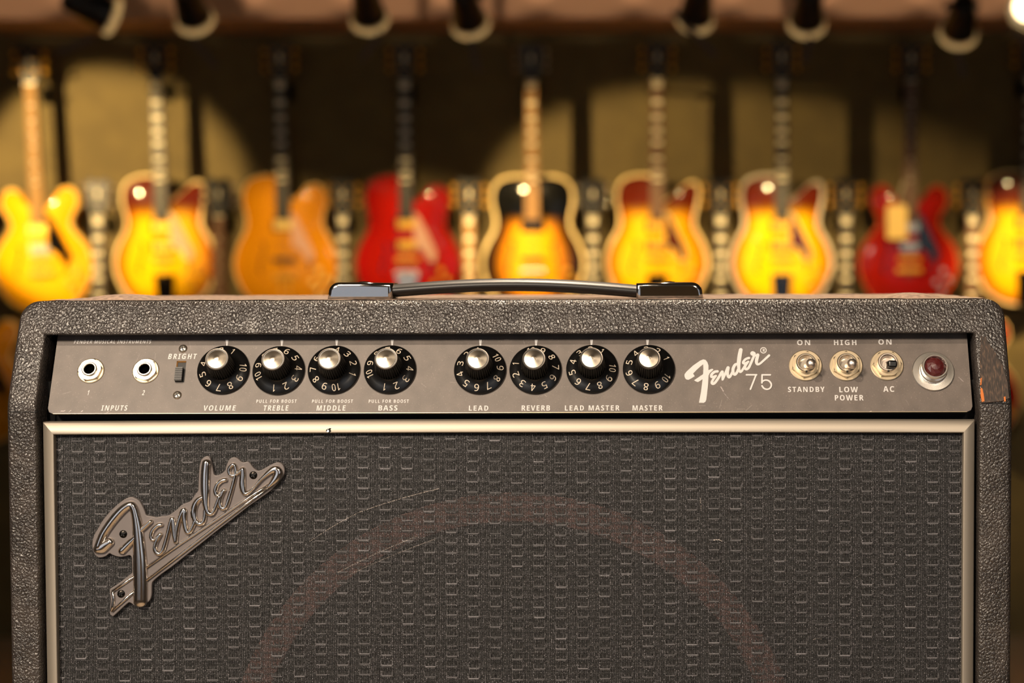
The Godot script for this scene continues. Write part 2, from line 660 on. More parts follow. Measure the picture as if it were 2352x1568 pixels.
# ------------------------------------------------------------------ amplifier
func build_amp() -> void:
	var slant_n := N
	var kink := P(CX, 945, 0)
	yk = kink.y
	panel_origin = Vector3(0, yk + 0.006, 0) - slant_n * 0.0125
	var bottom_y := yk - 0.50
	var xl := P(17, 1150, 0).x
	var xr := P(2325, 1150, 0).x
	var so := Vector3(0, yk + 0.006, 0)             # a point of the leaning front
	var top := on_plane(1200, 689, so, N)
	var yt := top.y
	var wl := P(86, 1150, 0).x - xl
	var wr := xr - P(2249, 1150, 0).x
	var wt := yt - on_plane(1200, 767, so, N).y
	var back := -0.26
	var amp := thing("guitar_amplifier", "black tolex-covered guitar amplifier with slanted grey control panel and dark grille cloth", "amplifier", Vector3((xl + xr) / 2, bottom_y, -0.13))
	var home := Transform3D(Basis(), -amp.position)
	var tan_s := tan(deg_to_rad(SLOPE))
	var lean := func(y: float, z: float) -> float:
		var d := maxf(0.0, y - yk)
		if d < 0.012:
			d = d * d / 0.024
		else:
			d -= 0.006
		return z - (d * tan_s) * clampf((z - back) / 0.15, 0.0, 1.0)
	# --- frame of the cabinet: a swept inverted U
	var path := []                                  # [outer, inner]
	var R := 0.0125
	for k in 40:
		var y := lerpf(bottom_y, yk - 0.006, k / 40.0)
		path.append([Vector2(xl, y), Vector2(xl + wl, y)])
	for k in 24:
		var y := lerpf(yk - 0.006, yt - R, k / 24.0)
		path.append([Vector2(xl, y), Vector2(xl + wl, minf(y, yt - wt))])
	for k in 9:
		var a := PI - PI / 2 * k / 8.0
		path.append([Vector2(xl + R + cos(a) * R, yt - R + sin(a) * R), Vector2(xl + wl, yt - wt)])
	for k in range(1, 40):
		var x := lerpf(xl + R, xr - R, k / 40.0)
		path.append([Vector2(x, yt), Vector2(clampf(x, xl + wl, xr - wr), yt - wt)])
	for k in 9:
		var a := PI / 2 - PI / 2 * k / 8.0
		path.append([Vector2(xr - R + cos(a) * R, yt - R + sin(a) * R), Vector2(xr - wr, yt - wt)])
	for k in range(1, 25):
		var y := lerpf(yt - R, yk - 0.006, k / 24.0)
		path.append([Vector2(xr, y), Vector2(xr - wr, minf(y, yt - wt))])
	for k in range(1, 41):
		var y := lerpf(yk - 0.006, bottom_y, k / 40.0)
		path.append([Vector2(xr, y), Vector2(xr - wr, y)])
	var section := []                               # [share of the board's width, depth]
	var w0 := 0.0225
	var r1 := 0.0042
	var r2 := 0.0022
	section.append([0.0, back])
	section.append([0.0, back + 0.10])
	section.append([0.0, -0.05])
	for k in 6:
		var a := PI / 2 * k / 5
		section.append([(r1 - cos(a) * r1) / w0, -r1 + sin(a) * r1])
	section.append([0.5, 0.0])
	for k in 5:
		var a := PI / 2 * k / 4
		section.append([1.0 - (r2 - sin(a) * r2) / w0, -r2 + cos(a) * r2])
	section.append([1.0, -0.045])
	section.append([1.0, back])
	var rows := []
	for p in path:
		var row := []
		for s in section:
			var q: Vector2 = p[0].lerp(p[1], s[0])
			row.append(Vector3(q.x, q.y, lean.call(q.y, s[1])))
		rows.append(row)
	var st := begin()
	grid(st, rows)
	obj("cabinet", finish(st), M.tolex, amp, home)
	obj("back_board", box(Vector3(xl + 0.004, bottom_y, back - 0.006), Vector3(xr - 0.004, yt - 0.01, back)), M.black, amp, home)
	obj("bottom_board", box(Vector3(xl + wl * 0.5, bottom_y, back), Vector3(xr - wr * 0.5, bottom_y + 0.02, -0.001)), M.tolex, amp, home)
	obj("baffle", box(Vector3(xl + wl - 0.002, bottom_y + 0.018, -0.05), Vector3(xr - wr + 0.002, yk + 0.02, -0.024)), M.gap, amp, home)
	# dust on the top board: a thin uneven layer
	st = begin()
	var rng := RandomNumberGenerator.new()
	rng.seed = 12
	rows = []
	for i in 61:
		var row := []
		var x := lerpf(xl + 0.012, xr - 0.012, i / 60.0)
		for j in 12:
			var z := lerpf(back + 0.004, lean.call(yt, 0.0) - 0.0040 - 0.0012 * rng.randf(), j / 11.0)
			row.append(Vector3(x, yt + 0.0003 + 0.0004 * rng.randf(), z))
		rows.append(row)
	grid(st, rows)
	obj("dust_layer", finish(st), M.dusty, amp, home)
	# loose folds of the covering at both ends of the top
	for f in [[190.0, 390.0, -0.085, 0.0042], [2010.0, 2165.0, -0.085, 0.0040]]:
		var a := P(f[0], 683, f[2])
		var b := P(f[1], 683, f[2])
		var line := []
		for k in 15:
			var t := k / 14.0
			var hgt: float = f[3] * pow(sin(PI * t), 0.7)
			line.append([lerpf(a.x, b.x, t), hgt])
		rows = []
		for e in line:
			var row := []
			for k in 9:
				var s := PI * k / 8
				row.append(Vector3(e[0], yt + e[1] * sin(s), f[2] + cos(s) * 0.028 * (0.3 + 0.7 * e[1] / f[3])))
			rows.append(row)
		st = begin()
		grid(st, rows)
		obj("covering_fold", finish(st), M.dusty, amp, home)
	# torn corner on the right: bare wood under the covering
	var patch := PackedVector2Array()
	var up3 := Transform3D(Basis(U, V, N), so)
	for q in [[2253, 772], [2264, 774], [2272, 790], [2288, 812], [2306, 845], [2315, 880], [2318, 915], [2300, 922], [2276, 924], [2254, 925], [2252, 880], [2250, 820]]:
		var h3 := on_plane(q[0], q[1], so, N) - so
		patch.append(Vector2(h3.dot(U), h3.dot(V)))
	obj("bare_wood_patch", rounded_prism(patch, -0.002, 0.0006, 0.0003, 2), M.bare_wood, amp, home * up3)
	for c in [[[2249, 890], [2253, 893], [2256, 905], [2258, 922], [2252, 924], [2249, 908]], [[2249, 869], [2252, 868], [2251, 884], [2248, 886]], [[2302, 912], [2306, 911], [2307, 922], [2303, 923]]]:
		var cp := PackedVector2Array()
		for q in c:
			var h3 := on_plane(q[0] + 3, q[1], so, N) - so
			cp.append(Vector2(h3.dot(U), h3.dot(V)))
		obj("wood_chip", rounded_prism(cp, 0.0, 0.0009, 0.0001, 1), M.chip, amp, home * up3)
	# seams where pieces of covering meet
	for s in [[19.0, 88.0, 946.0], [2250.0, 2323.0, 926.0]]:
		var a := P(s[0] + 4, s[2], 0)
		var b := P(s[1] - 4, s[2], 0)
		obj("covering_seam", box(Vector3(a.x, a.y - 0.0002, -0.004), Vector3(b.x, a.y + 0.0002, 0.0002)), M.gap, amp, home)
	build_grille(amp, home, xl + wl, xr - wr, bottom_y)
	build_emblem(amp, home)
	build_panel(amp, home, yt)
	build_handle(amp, home, yt)
	# stand under it
	var pw := xr - xl + 0.1
	var pd := 0.25
	var plinth := thing("display_plinth", "plain black display plinth under the amplifier", "plinth", Vector3((xl + xr) / 2, 0, -0.13))
	obj("body", box(Vector3(-pw / 2, 0, -pd / 2), Vector3(pw / 2, bottom_y - 0.02, pd / 2)), M.plinth, plinth)
	obj("top_board", box(Vector3(-pw / 2 - 0.01, bottom_y - 0.02, -pd / 2 - 0.01), Vector3(pw / 2 + 0.01, bottom_y, pd / 2 + 0.01)), M.black, plinth)

func build_grille(amp: Node3D, home: Transform3D, x0: float, x1: float, bottom_y: float) -> void:
	var z := -0.0085
	var a := P(100, 968, z)
	var b := P(2238, 966, z)
	var ty := a.y
	var by := bottom_y + 0.022
	var lx := a.x
	var rx := b.x
	var tw := 0.0085                                # width of the trim
	# cloth
	var st := begin()
	var cols := 24
	var ch := ty - by
	var rows := []
	for v in [[Vector2(0, 0)], [Vector2(0, 1)]]:
		pass
	for i in cols:
		var u0 := float(i) / cols
		var u1 := float(i + 1) / cols
		var xa := lerpf(lx + 0.004, rx - 0.004, u0)
		var xb := lerpf(lx + 0.004, rx - 0.004, u1)
		var vv := ch / ((rx - lx) * 640.0 / 2048.0)
		var c := [[xa, ty - 0.004, u0, 0.0], [xb, ty - 0.004, u1, 0.0], [xb, by, u1, vv], [xa, by, u0, vv]]
		for k in [0, 1, 2, 0, 2, 3]:
			st.set_uv(Vector2(c[k][2], c[k][3]))
			st.add_vertex(Vector3(c[k][0], c[k][1], z))
	obj("grille_cloth", finish(st), cloth_material(), amp, home)
	# the loudspeaker's rim right behind the cloth
	var sc := P(1180, 1795, z)
	var ring := []
	var k2 := 0.0003
	for e in [[678.0, -0.0022], [676.0, -0.0012], [612.0, -0.0012], [610.0, -0.0022]]:
		ring.append([e[0] * k2, e[1]])
	obj("speaker_rim", lathe(ring, 96), M.gasket, amp, home * Transform3D(Basis(), Vector3(sc.x, sc.y, z)))
	obj("speaker_board", box(Vector3(lx + 0.003, by, z - 0.012), Vector3(rx - 0.003, ty - 0.003, z - 0.0026)), M.gap, amp, home)
	# mitred trim, convex and tilted outwards
	var prof := [[0.0, -0.006], [0.0, 0.0010], [0.0007, 0.0022], [0.0040, 0.0037], [0.0076, 0.0052], [0.0083, 0.0050], [0.0085, 0.0044], [0.0085, -0.004]]
	var corners := [[Vector2(lx, ty), Vector2(1, -1)], [Vector2(rx, ty), Vector2(-1, -1)], [Vector2(rx, by), Vector2(-1, 1)], [Vector2(lx, by), Vector2(1, 1)]]
	for s in 4:
		var c0 = corners[s]
		var c1 = corners[(s + 1) % 4]
		rows = []
		for e in 13:
			var t := e / 12.0
			var row := []
			for q in prof:
				var p0: Vector2 = c0[0] + c0[1] * q[0]
				var p1: Vector2 = c1[0] + c1[1] * q[0]
				if s == 0:
					p0 += Vector2(0.0001, 0)
					p1 -= Vector2(0.0001, 0)
				var pp := p0.lerp(p1, t)
				if s == 0:                              # the top strip is bowed by a millimetre
					pp.y += 0.0009 * sin(PI * t) - 0.0003
				row.append(Vector3(pp.x, pp.y, z + q[1]))
			rows.append(row)
		st = begin()
		grid(st, rows)
		obj("trim_strip", finish(st), M.trim, amp, home)
	# a dent torn into the top strip
	var dent := PackedVector2Array()
	for q in [[-5.5, 1.0], [-3.0, 3.2], [0.5, 4.2], [3.0, 6.0], [6.5, 5.2], [4.6, 2.0], [6.8, -1.5], [3.5, -5.0], [0.0, -5.6], [-2.2, -3.0], [-5.0, -2.4]]:
		dent.append(Vector2(q[0], q[1]) * 0.0003)
	var face := Basis(Vector3.RIGHT, -deg_to_rad(22.0))
	var d := Vector3(P(757, 985, z).x, ty - 0.0062, z + 0.0048)
	var hole := obj("trim_dent", rounded_prism(dent, -0.0005, 0.00025, 0.0001, 1), M.gap, amp, home * Transform3D(face, d))
	obj("torn_flap", rounded_prism(PackedVector2Array([Vector2(-0.0011, -0.0012), Vector2(0.0002, -0.0014), Vector2(0.0006, -0.0003), Vector2(-0.0003, 0.0007)]), 0.0002, 0.0005, 0.0001, 1), M.silver, hole)

const PLATE := [[306.1,1140.4],[320.4,1147.6],[328.6,1159.8],[334.7,1173],[338,1181.5],[344.9,1183.8],[352,1184.9],[361.4,1186.7],[372.7,1184.4],[383.9,1184.1],[393,1179.8],[401.2,1173.7],[409.4,1167.6],[417.6,1159.4],[426.7,1154.8],[434,1152],[441.2,1147.3],[448.4,1136.1],[456,1126.4],[457,1118.8],[458,1091],[460.1,1068.8],[463.7,1055.5],[470.8,1048.4],[478,1046.5],[484,1050],[487.1,1059.6],[491.2,1079],[493.8,1088.7],[499.4,1090.7],[507.6,1088.2],[517.8,1080],[520.8,1070.8],[524.9,1059.1],[531,1051.4],[539.2,1049.2],[547.3,1051.9],[556.5,1059.6],[562.7,1060.6],[568.8,1058.9],[574.9,1061.6],[583.5,1072.9],[590.6,1078.5],[596.7,1080],[605.9,1075.9],[620.2,1067.8],[632.4,1062.1],[640.6,1060.9],[648.8,1064.2],[653.9,1071.8],[655.4,1081],[652.9,1090.2],[645.7,1101.4],[632.4,1116.7],[620.2,1128],[591.6,1148.5],[571,1163],[540.6,1187],[500,1218],[460,1250],[431.8,1272],[400,1297.5],[372.7,1317.1],[355,1332],[351.2,1339.6],[350.7,1351.8],[350.2,1366.1],[345.1,1378.4],[333.9,1386.5],[321.6,1391.1],[311.4,1389.6],[304.3,1384.5],[298.2,1382.4],[291,1387.6],[278.8,1398.8],[264.5,1412],[260.4,1413.6],[255.3,1410],[253.8,1402.9],[255.8,1382.4],[255.3,1367],[253.8,1353.9],[257.3,1348.8],[270.6,1340.6],[301,1317.5],[305.3,1311],[304.8,1290.6],[304.3,1280.4],[300.7,1274.3],[293,1275.3],[280.8,1277.9],[268.6,1276.3],[258.4,1272.2],[253.3,1269.7],[244.9,1276.1],[233.7,1279.2],[225.5,1277.7],[218.4,1270],[213.8,1255.7],[214.3,1240.4],[219.4,1225.1],[227.6,1210.8],[238.8,1192.4],[257.1,1171],[271.4,1157.8],[284.7,1147.6],[295.9,1141.4]]

func build_emblem(amp: Node3D, home: Transform3D) -> void:
	var z := -0.0075
	var c := P(430, 1230, z)
	var to := func(x: float, y: float) -> Vector2:
		var q := P(x, y, z) - c
		return Vector2(q.x, q.y)
	var poly := PackedVector2Array()
	var loop := PLATE.duplicate()
	loop.append(PLATE[0])
	var sm := smooth_line(loop, 3)
	for i in sm.size() - 1:
		poly.append(to.call(sm[i][0], sm[i][1]))
	var here := home * Transform3D(Basis(), c)
	var plate := obj("script_emblem", rounded_prism(poly, -0.0008, 0.0022, 0.0005, 2, false), M.plate, amp, here)
	plate.set_meta("label", "chrome script nameplate reading Fender on a grey backing")
	var s := 0.0003
	var strokes := [
		["letter", 0.0034, true, [[256,1243,8],[246,1249,10.5],[236,1256,11.5],[228,1259,9]]],
		["letter", 0.0036, true, [[229,1254,8],[240,1226,8.2],[257,1200,8.5],[275,1178,8.5],[290,1164,8],[302,1158,7.5],[309,1163,8],[314.3,1181,8.5],[318.5,1208,10],[322,1250,11.5],[324.2,1290,13],[325,1341,13.2],[324.7,1378,13]]],
		["letter", 0.0030, true, [[283,1263,7.5],[298,1248,7],[314,1232,5],[322,1221,4.5],[337,1207,5],[349,1196,4.5]]],
		["letter", 0.0026, true, [[373,1203.5,4.5],[364.5,1205.3,4.7],[354,1215.5,4.6],[349.8,1227,4.5],[351.5,1236,4],[356.5,1237.3,3.6],[363,1232.5,4],[371,1225.5,4.5]]],
		["letter", 0.0026, true, [[370,1227,4.2],[362,1241,4.6],[358.3,1256.3,4.8],[362.4,1267,5],[369,1269.5,5],[375.7,1263,4.8],[381,1250,4.6],[389,1219.6,4.4],[394,1199,4.6],[398.5,1190,5],[400.5,1205,5.2],[402,1224,4.6],[405.8,1243,4.2]]],
		["letter", 0.0026, true, [[406,1243,4.2],[409.4,1213,4.5],[416,1187,5],[425,1170,6],[425.5,1190,5.6],[428.8,1211,5],[433.5,1220.8,5],[439.5,1217.5,4.6],[446.1,1205,4.6],[451,1194,4.5]]],
		["letter", 0.0026, true, [[468.5,1140.5,4.6],[458,1146.5,5.4],[450.3,1158.6,6.2],[447,1174,6.4],[449.2,1189,5.8],[456,1199.2,5.4],[464,1201,5.2],[470.3,1194.5,4.8],[473,1183,4.5],[473.5,1170,4.4]]],
		["letter", 0.0032, true, [[476.5,1063,8.5],[474.2,1090,9],[473.8,1128,8.6],[475.2,1158,6.5],[480,1174,5.6],[487,1178.5,5.2],[494,1171.5,4.8],[500.4,1156,4.6],[507,1139,4.3]]],
		["letter", 0.0026, true, [[520,1100.6,4.6],[511.6,1102.8,4.8],[502,1111,5],[497.3,1123.5,4.8],[498.8,1133.6,4],[503.5,1136,3.6],[509.6,1131.5,4],[517.5,1124.5,4.3]]],
		["letter", 0.0026, true, [[516,1126,4.2],[509.6,1140,4.6],[507.4,1154,4.6],[509.6,1163,4.8],[515.7,1166,5],[521.8,1160.5,4.8],[528,1144,4.6],[536,1116.7,4.3],[542,1092,4.2],[543.8,1077,4.2],[541,1067.2,4],[536.1,1066,3.9],[530,1072.9,3.9],[528,1081,3.9],[531.5,1088.6,3.9],[538,1090.5,3.8],[546,1087,3.6],[554,1080.5,3.8],[559,1076,4.6]]],
		["letter", 0.0029, true, [[559.8,1076.5,5],[559.8,1092,6],[559,1111.6,6.6],[561,1125.5,6],[565.5,1132,5],[571.5,1130,4.2],[578,1125.5,3.6],[588.5,1114.5,3.3],[602,1099.5,3.8],[614,1088.5,5],[625.3,1080,6.4],[634,1077,7.8],[640,1081,8.6],[640,1088,8.8],[635.5,1097.5,8],[627.5,1107.5,6],[619,1116,4]]],
		["underline_ridge", 0.0017, false, [[619,1111.5,4.0],[560,1150.5,3.6],[500,1191.3,4.0],[420,1244.5,4.0],[337,1302.6,4.0]]],
		["underline_ridge", 0.0017, false, [[619.5,1118.5,4.0],[560,1161.6,3.6],[500,1207,4.0],[420,1269,4.0],[337,1332.4,4.0]]],
		["underline_ridge", 0.0017, false, [[313.5,1320,4.0],[261,1356.2,4.0]]],
		["underline_ridge", 0.0017, false, [[313.5,1353.6,4.0],[259.5,1401.4,4.0]]],
		["underline_ridge", 0.0017, false, [[261,1355.5,4.0],[264.2,1372,4.0],[261.5,1390,4.0],[259,1401.5,4.0]]],
	]
	for k in strokes:
		var line := []
		var pts: Array = smooth_line(k[3], 5) if k[0] == "letter" else k[3]
		for q in pts:
			var p: Vector2 = to.call(q[0], q[1])
			line.append([p.x, p.y, q[2] * s * (1.28 if k[0] == "letter" else 1.0)])
		var st := begin()
		add_ridge(st, line, k[1], 10, k[2], 0.9)
		obj("letter_stroke" if k[0] == "letter" else "underline_ridge", finish(st), M.emblem_chrome, plate, Transform3D(Basis(), Vector3(0, 0, 0.0021)))
	for q in [[285.2, 1225.1], [280.3, 1362], [583.5, 1090.2]]:
		var p: Vector2 = to.call(q[0], q[1])
		var sc := obj("emblem_screw", screw_head(9.3 * s, 0.0011), M.screw_dark, amp, here * Transform3D(Basis(Vector3(0, 0, 1), 0.6), Vector3(p.x, p.y, 0.0021)))
		cross_slot(sc, 9.3 * s, 0.0011)

func screw_head(r: float, h: float) -> ArrayMesh:
	var prof := []
	for i in 9:
		var a := PI / 2 * i / 8
		prof.append([r * cos(a), h * sin(a)])
	return lathe(prof, 32, 0, 0.0, false)

func cross_slot(parent: Node3D, r: float, h: float) -> void:    # the recess of a cross-head screw
	var st := begin()
	var l := r * 0.58
	var w := r * 0.13
	add_box(st, Vector3(-l, -w, h * 0.5), Vector3(l, w, h * 1.02))
	add_box(st, Vector3(-w, -l, h * 0.5), Vector3(w, l, h * 1.02))
	obj("cross_recess", finish(st), M.black, parent)

func build_panel(amp: Node3D, home: Transform3D, yt: float) -> void:
	var at := home * Transform3D(Basis(U, V, N), panel_origin)
	var a := pl(108.5, 950)
	var b := pl(2234.5, 947)
	var tl := pl(133, 776)
	var tv := tl.y + 0.012
	var r := 0.004
	# face plate: one sheet with rounded lower corners and texture coordinates along it
	var face := PackedVector2Array([Vector2(a.x, tv), Vector2(a.x, a.y + r), Vector2(a.x + r * 0.3, a.y + r * 0.3), Vector2(a.x + r, a.y), Vector2(b.x - r, a.y), Vector2(b.x - r * 0.3, a.y + r * 0.3), Vector2(b.x, a.y + r), Vector2(b.x, tv)])
	var st := begin()
	st.set_smooth_group(-1)
	face = ccw(face)
	var tri := triangles(face)
	for i in range(0, tri.size(), 3):
		for s in [0, 2, 1]:
			var p: Vector2 = face[tri[i + s]]
			st.set_uv(Vector2((p.x - a.x) / (b.x - a.x), 1.0 - (p.y - a.y) / (tv - a.y)))
			st.add_vertex(Vector3(p.x, p.y, 0))
	var panel := obj("control_panel", finish(st), panel_material(a, Vector2(b.x, tv)), amp, at)
	panel.set_meta("label", "dark grey slanted panel with white lettering")
	# bent edge of the sheet, with a bright metal line along its corner
	obj("panel_edge", rounded_prism(face, -0.0028, -0.00002, 0.0003, 2, false), M.black, panel)
	var edge_line := begin()
	add_box(edge_line, Vector3(a.x + r, a.y - 0.0001, -0.0004), Vector3(b.x - r, a.y + 0.00022, 0.00003))
	obj("bright_edge", finish(edge_line), M.washer, panel)
	# lettering
	panel_text(panel, "FENDER MUSICAL INSTRUMENTS", 169.6, 348.5, 780, 789, 0.16, 5)
	panel_text(panel, "1", 199.5, 206, 895.8, 907.3, 0.15, 0)
	panel_text(panel, "2", 325.7, 334, 895.8, 907.3, 0.15, 0)
	panel_text(panel, "INPUTS", 231.8, 294, 930.4, 942.9, 0.12, 8)
	panel_text(panel, "BRIGHT", 385.7, 453, 812, 824.4, 0.12, 10)
	panel_text(panel, "VOLUME", 466, 542.6, 930.5, 942.8, 0.12, 8)
	panel_text(panel, "PULL FOR BOOST", 588.4, 681.9, 917.2, 925.2, 0.05, 9)
	panel_text(panel, "TREBLE", 604.2, 663.5, 930.5, 942.8, 0.08, 6)
	panel_text(panel, "PULL FOR BOOST", 716.3, 811.2, 917.2, 925.2, 0.05, 9)
	panel_text(panel, "MIDDLE", 726.9, 794.5, 930.5, 942.8, 0.06, 8)
	panel_text(panel, "PULL FOR BOOST", 846.7, 939.3, 917.2, 925.2, 0.0, 9)
	panel_text(panel, "BASS", 868.8, 913.3, 930.5, 942.8, 0.0, 6)
	panel_text(panel, "LEAD", 1076.7, 1121.8, 931, 942.8, 0.0, 8)
	panel_text(panel, "REVERB", 1198, 1263.5, 930.6, 942.8, 0.0, 6)
	panel_text(panel, "LEAD MASTER", 1297.4, 1423, 930.4, 942.8, 0.0, 8)
	panel_text(panel, "MASTER", 1452.9, 1522, 930.4, 942.8, 0.0, 7)
	panel_text(panel, "ON", 1831, 1860.6, 780.6, 792.4, 0.0, 8)
	panel_text(panel, "HIGH", 1915.7, 1966.7, 780.4, 792.2, 0.0, 9)
	panel_text(panel, "ON", 2017.8, 2047.3, 779, 791, 0.0, 8)
	panel_text(panel, "STANDBY", 1810, 1893.7, 887.8, 900.2, 0.0, 7)
	panel_text(panel, "LOW", 1928, 1970.2, 888, 900.6, 0.0, 7)
	panel_text(panel, "POWER", 1917.8, 1983, 906.7, 919.4, 0.0, 7)
	panel_text(panel, "AC", 2029, 2053.5, 886.7, 899.6, 0.0, 7)
	panel_text(panel, "R", 1752.0, 1757.3, 801.0, 808.0, 0.0, 0)
	# pointer marks
	for x in [521.5, 647.5, 773.5, 901.0, 1103.7, 1231.5, 1358.8, 1487.3]:
		var q0 := pl(x - 3.2, 780)
		var q1 := pl(x + 3.2, 780)
		var q2 := pl(x + 1.4, 794)
		var q3 := pl(x - 2.0, 794)
		st = begin()
		quad(st, Vector3(q3.x, q3.y, 0.0001), Vector3(q2.x, q2.y, 0.0001), Vector3(q1.x, q1.y, 0.0001), Vector3(q0.x, q0.y, 0.0001))
		obj("pointer_mark", finish(st), M.white_print, panel)
	build_script(panel)
	# knobs: place, angle of the numeral 1, clockwise from the top
	var knob_at := [[513.9, 850.6, 24.0], [640.8, 851.8, 186.0], [767.6, 850.3, 106.0], [896.2, 849.8, 190.0], [1103.0, 850.6, -8.0], [1230.2, 850.2, -76.0], [1360.3, 848.8, 28.0], [1490.3, 848.8, 59.0]]
	var skirt := lathe([[0.0, 0.0006], [0.0178, 0.0006], [0.0183, 0.0010], [0.0183, 0.0016], [0.0179, 0.0020], [0.0140, 0.0036], [0.0102, 0.0054], [0.0096, 0.0062]], 72, 0, 0.0, false)
	var barrel := lathe([[0.0101, 0.0050], [0.0099, 0.0064], [0.0084, 0.0206], [0.0081, 0.0212], [0.0064, 0.0212]], 272, 34, 0.12)
	var rim := lathe([[0.0081, 0.0204], [0.0082, 0.0213], [0.0079, 0.0217], [0.0073, 0.0216], [0.0071, 0.0209]], 64)
	var cap := lathe([[0.0067, 0.0208], [0.0066, 0.0215], [0.0045, 0.0219], [0.0022, 0.0223], [0.0, 0.0228]], 64)
	for k in knob_at:
		var p := pl(k[0], k[1])
		var kn := obj("control_knob", skirt, M.knob_black, amp, at * Transform3D(Basis(), Vector3(p.x, p.y, 0)))
		obj("barrel", barrel, M.knob_black, kn)
		obj("rim", rim, M.knob_rim, kn)
		obj("cap", cap, M.cap, kn)
		for n in range(1, 11):
			var ang := deg_to_rad(k[2] - (n - 1) * 33.0)
			var er := Vector3(sin(ang), cos(ang), 0)
			var s := deg_to_rad(22.5)
			var yv := er * cos(s) - Vector3(0, 0, 1) * sin(s)
			var zv := er * sin(s) + Vector3(0, 0, 1) * cos(s)
			var xv := yv.cross(zv)
			var digits := str(n)
			var got := lettering(digits, Vector2((0.0056 if n == 10 else (0.0013 if n == 1 else 0.0033)), 0.0050), false, 2)
			var xf: Transform3D = got[1]
			obj("numeral", got[0], M.numeral, kn, Transform3D(Basis(xv, yv, zv), er * 0.0143 + Vector3(0, 0, 0.00362)) * xf)
	# input jacks
	var hexnut := PackedVector2Array()
	for q in [[208.9, 851.7, 0.2], [334.9, 851.7, -0.25]]:
		var p := pl(q[0], q[1])
		var j := obj("input_jack", lathe([[0.0048, 0.0], [0.0094, 0.0], [0.0094, 0.0005], [0.0088, 0.0008], [0.0050, 0.0008]], 48), M.washer, amp, at * Transform3D(Basis(Vector3(0, 0, 1), q[2]), Vector3(p.x, p.y, 0.0001)))
		obj("hex_nut", nut(0.0086, 0.0049, 0.0007, 0.0030), M.nickel, j)
		obj("bushing", lathe([[0.0052, 0.0028], [0.0052, 0.0040], [0.0047, 0.0044], [0.0040, 0.0044], [0.0036, 0.0038], [0.0034, -0.004]], 40), M.nickel, j)
		obj("socket_hole", lathe([[0.0036, 0.0039], [0.0034, 0.0036], [0.0034, 0.0006], [0.0, 0.0006]], 24), M.hole, j)
	# slide switch with two screws
	var sp := pl(414.5, 853.5)
	var s0 := pl(401.5, 878)
	var s1 := pl(428, 829)
	var sw := obj("slide_switch", box(Vector3(s0.x - sp.x, s0.y - sp.y, 0.00005), Vector3(s1.x - sp.x, s1.y - sp.y, 0.0001)), M.black, amp, at * Transform3D(Basis(), Vector3(sp.x, sp.y, 0)))
	var fr := begin()
	var hx := (s1.x - s0.x) / 2
	var hy := (s1.y - s0.y) / 2
	add_box(fr, Vector3(-hx, hy - 0.0012, 0), Vector3(hx, hy, 0.0004))
	add_box(fr, Vector3(-hx, 0, 0), Vector3(-hx + 0.0009, hy, 0.0004))
	obj("slot_frame", finish(fr), M.brass, sw)
	st = begin()
	var kx0 := -hx + 0.0005
	var kx1 := hx - 0.0010
	add_box(st, Vector3(kx0, -hy + 0.0003, 0.0), Vector3(kx1, 0.0022, 0.0036))
	for k in 7:
		var yy := -hy + 0.0008 + k * 0.00135
		add_box(st, Vector3(kx0, yy, 0.0034), Vector3(kx1, yy + 0.0007, 0.0042))
	obj("slider", finish(st), M.strap, sw)
	for q in [[420.4, 800.6, 0.3], [407.3, 907.2, 0.6]]:
		var p := pl(q[0], q[1])
		var sc := obj("panel_screw", screw_head(0.0031, 0.0016), M.nickel, amp, at * Transform3D(Basis(Vector3(0, 0, 1), q[2]), Vector3(p.x, p.y, 0.0001)))
		cross_slot(sc, 0.0031, 0.0016)
	# toggle switches
	for q in [[1850.0, 839.6, 0.35, 0], [1943.3, 839.6, 0.5, 0], [2037.0, 838.6, 0.05, 1]]:
		var p := pl(q[0], q[1])
		var t := obj("toggle_switch", lathe([[0.006, 0.0], [0.0117, 0.0], [0.0117, 0.0006], [0.0112, 0.0009], [0.006, 0.0009]], 56), M.washer, amp, at * Transform3D(Basis(), Vector3(p.x, p.y, 0.0001)))
		obj("hex_nut", nut(0.0103, 0.0064, 0.0009, 0.0030), M.washer, t, Transform3D(Basis(Vector3(0, 0, 1), q[2]), Vector3()))
		obj("bushing", lathe([[0.0070, 0.0026], [0.0070, 0.0060], [0.0064, 0.0066], [0.0057, 0.0066], [0.0051, 0.0058], [0.0046, 0.0020], [0.0, 0.0020]], 44), M.lever if q[3] == 1 else M.nickel, t)
		obj("keyway", box(Vector3(-0.0007, -0.00715, 0.0050), Vector3(0.0007, -0.0062, 0.0067)), M.black, t)
		var tilt := Basis(Vector3.RIGHT, deg_to_rad(15.0)) * Basis(Vector3.UP, deg_to_rad(8.0))
		if q[3] == 0:
			obj("lever", lathe([[0.0, 0.002], [0.0022, 0.002], [0.0023, 0.008], [0.0031, 0.0115], [0.0036, 0.0142], [0.0034, 0.0158], [0.0026, 0.0170], [0.0013, 0.0177], [0.0, 0.0179]], 32, 0, 0.0, false), M.lever, t, Transform3D(tilt, Vector3(0.0006, -0.0004, 0)))
		else:
			obj("lever", rounded_prism(rounded_rect(0.0064, 0.0052, 0.0014), 0.002, 0.0115, 0.0012, 3, false), M.knob_black, t, Transform3D(tilt, Vector3(0.0012, -0.0004, 0)))
	# pilot lamp with its faceted red jewel
	var jp := pl(2143.3, 853.3)
	var lampbase := obj("pilot_lamp", lathe([[0.004, 0.0], [0.0147, 0.0], [0.0148, 0.0006], [0.0143, 0.0010], [0.0095, 0.0013]], 64), M.silver, amp, at * Transform3D(Basis(), Vector3(jp.x, jp.y, 0.0001)))
	obj("knurled_ring", lathe([[0.0098, 0.0012], [0.0098, 0.0034], [0.0090, 0.0040]], 240, 60, 0.03), M.silver, lampbase)
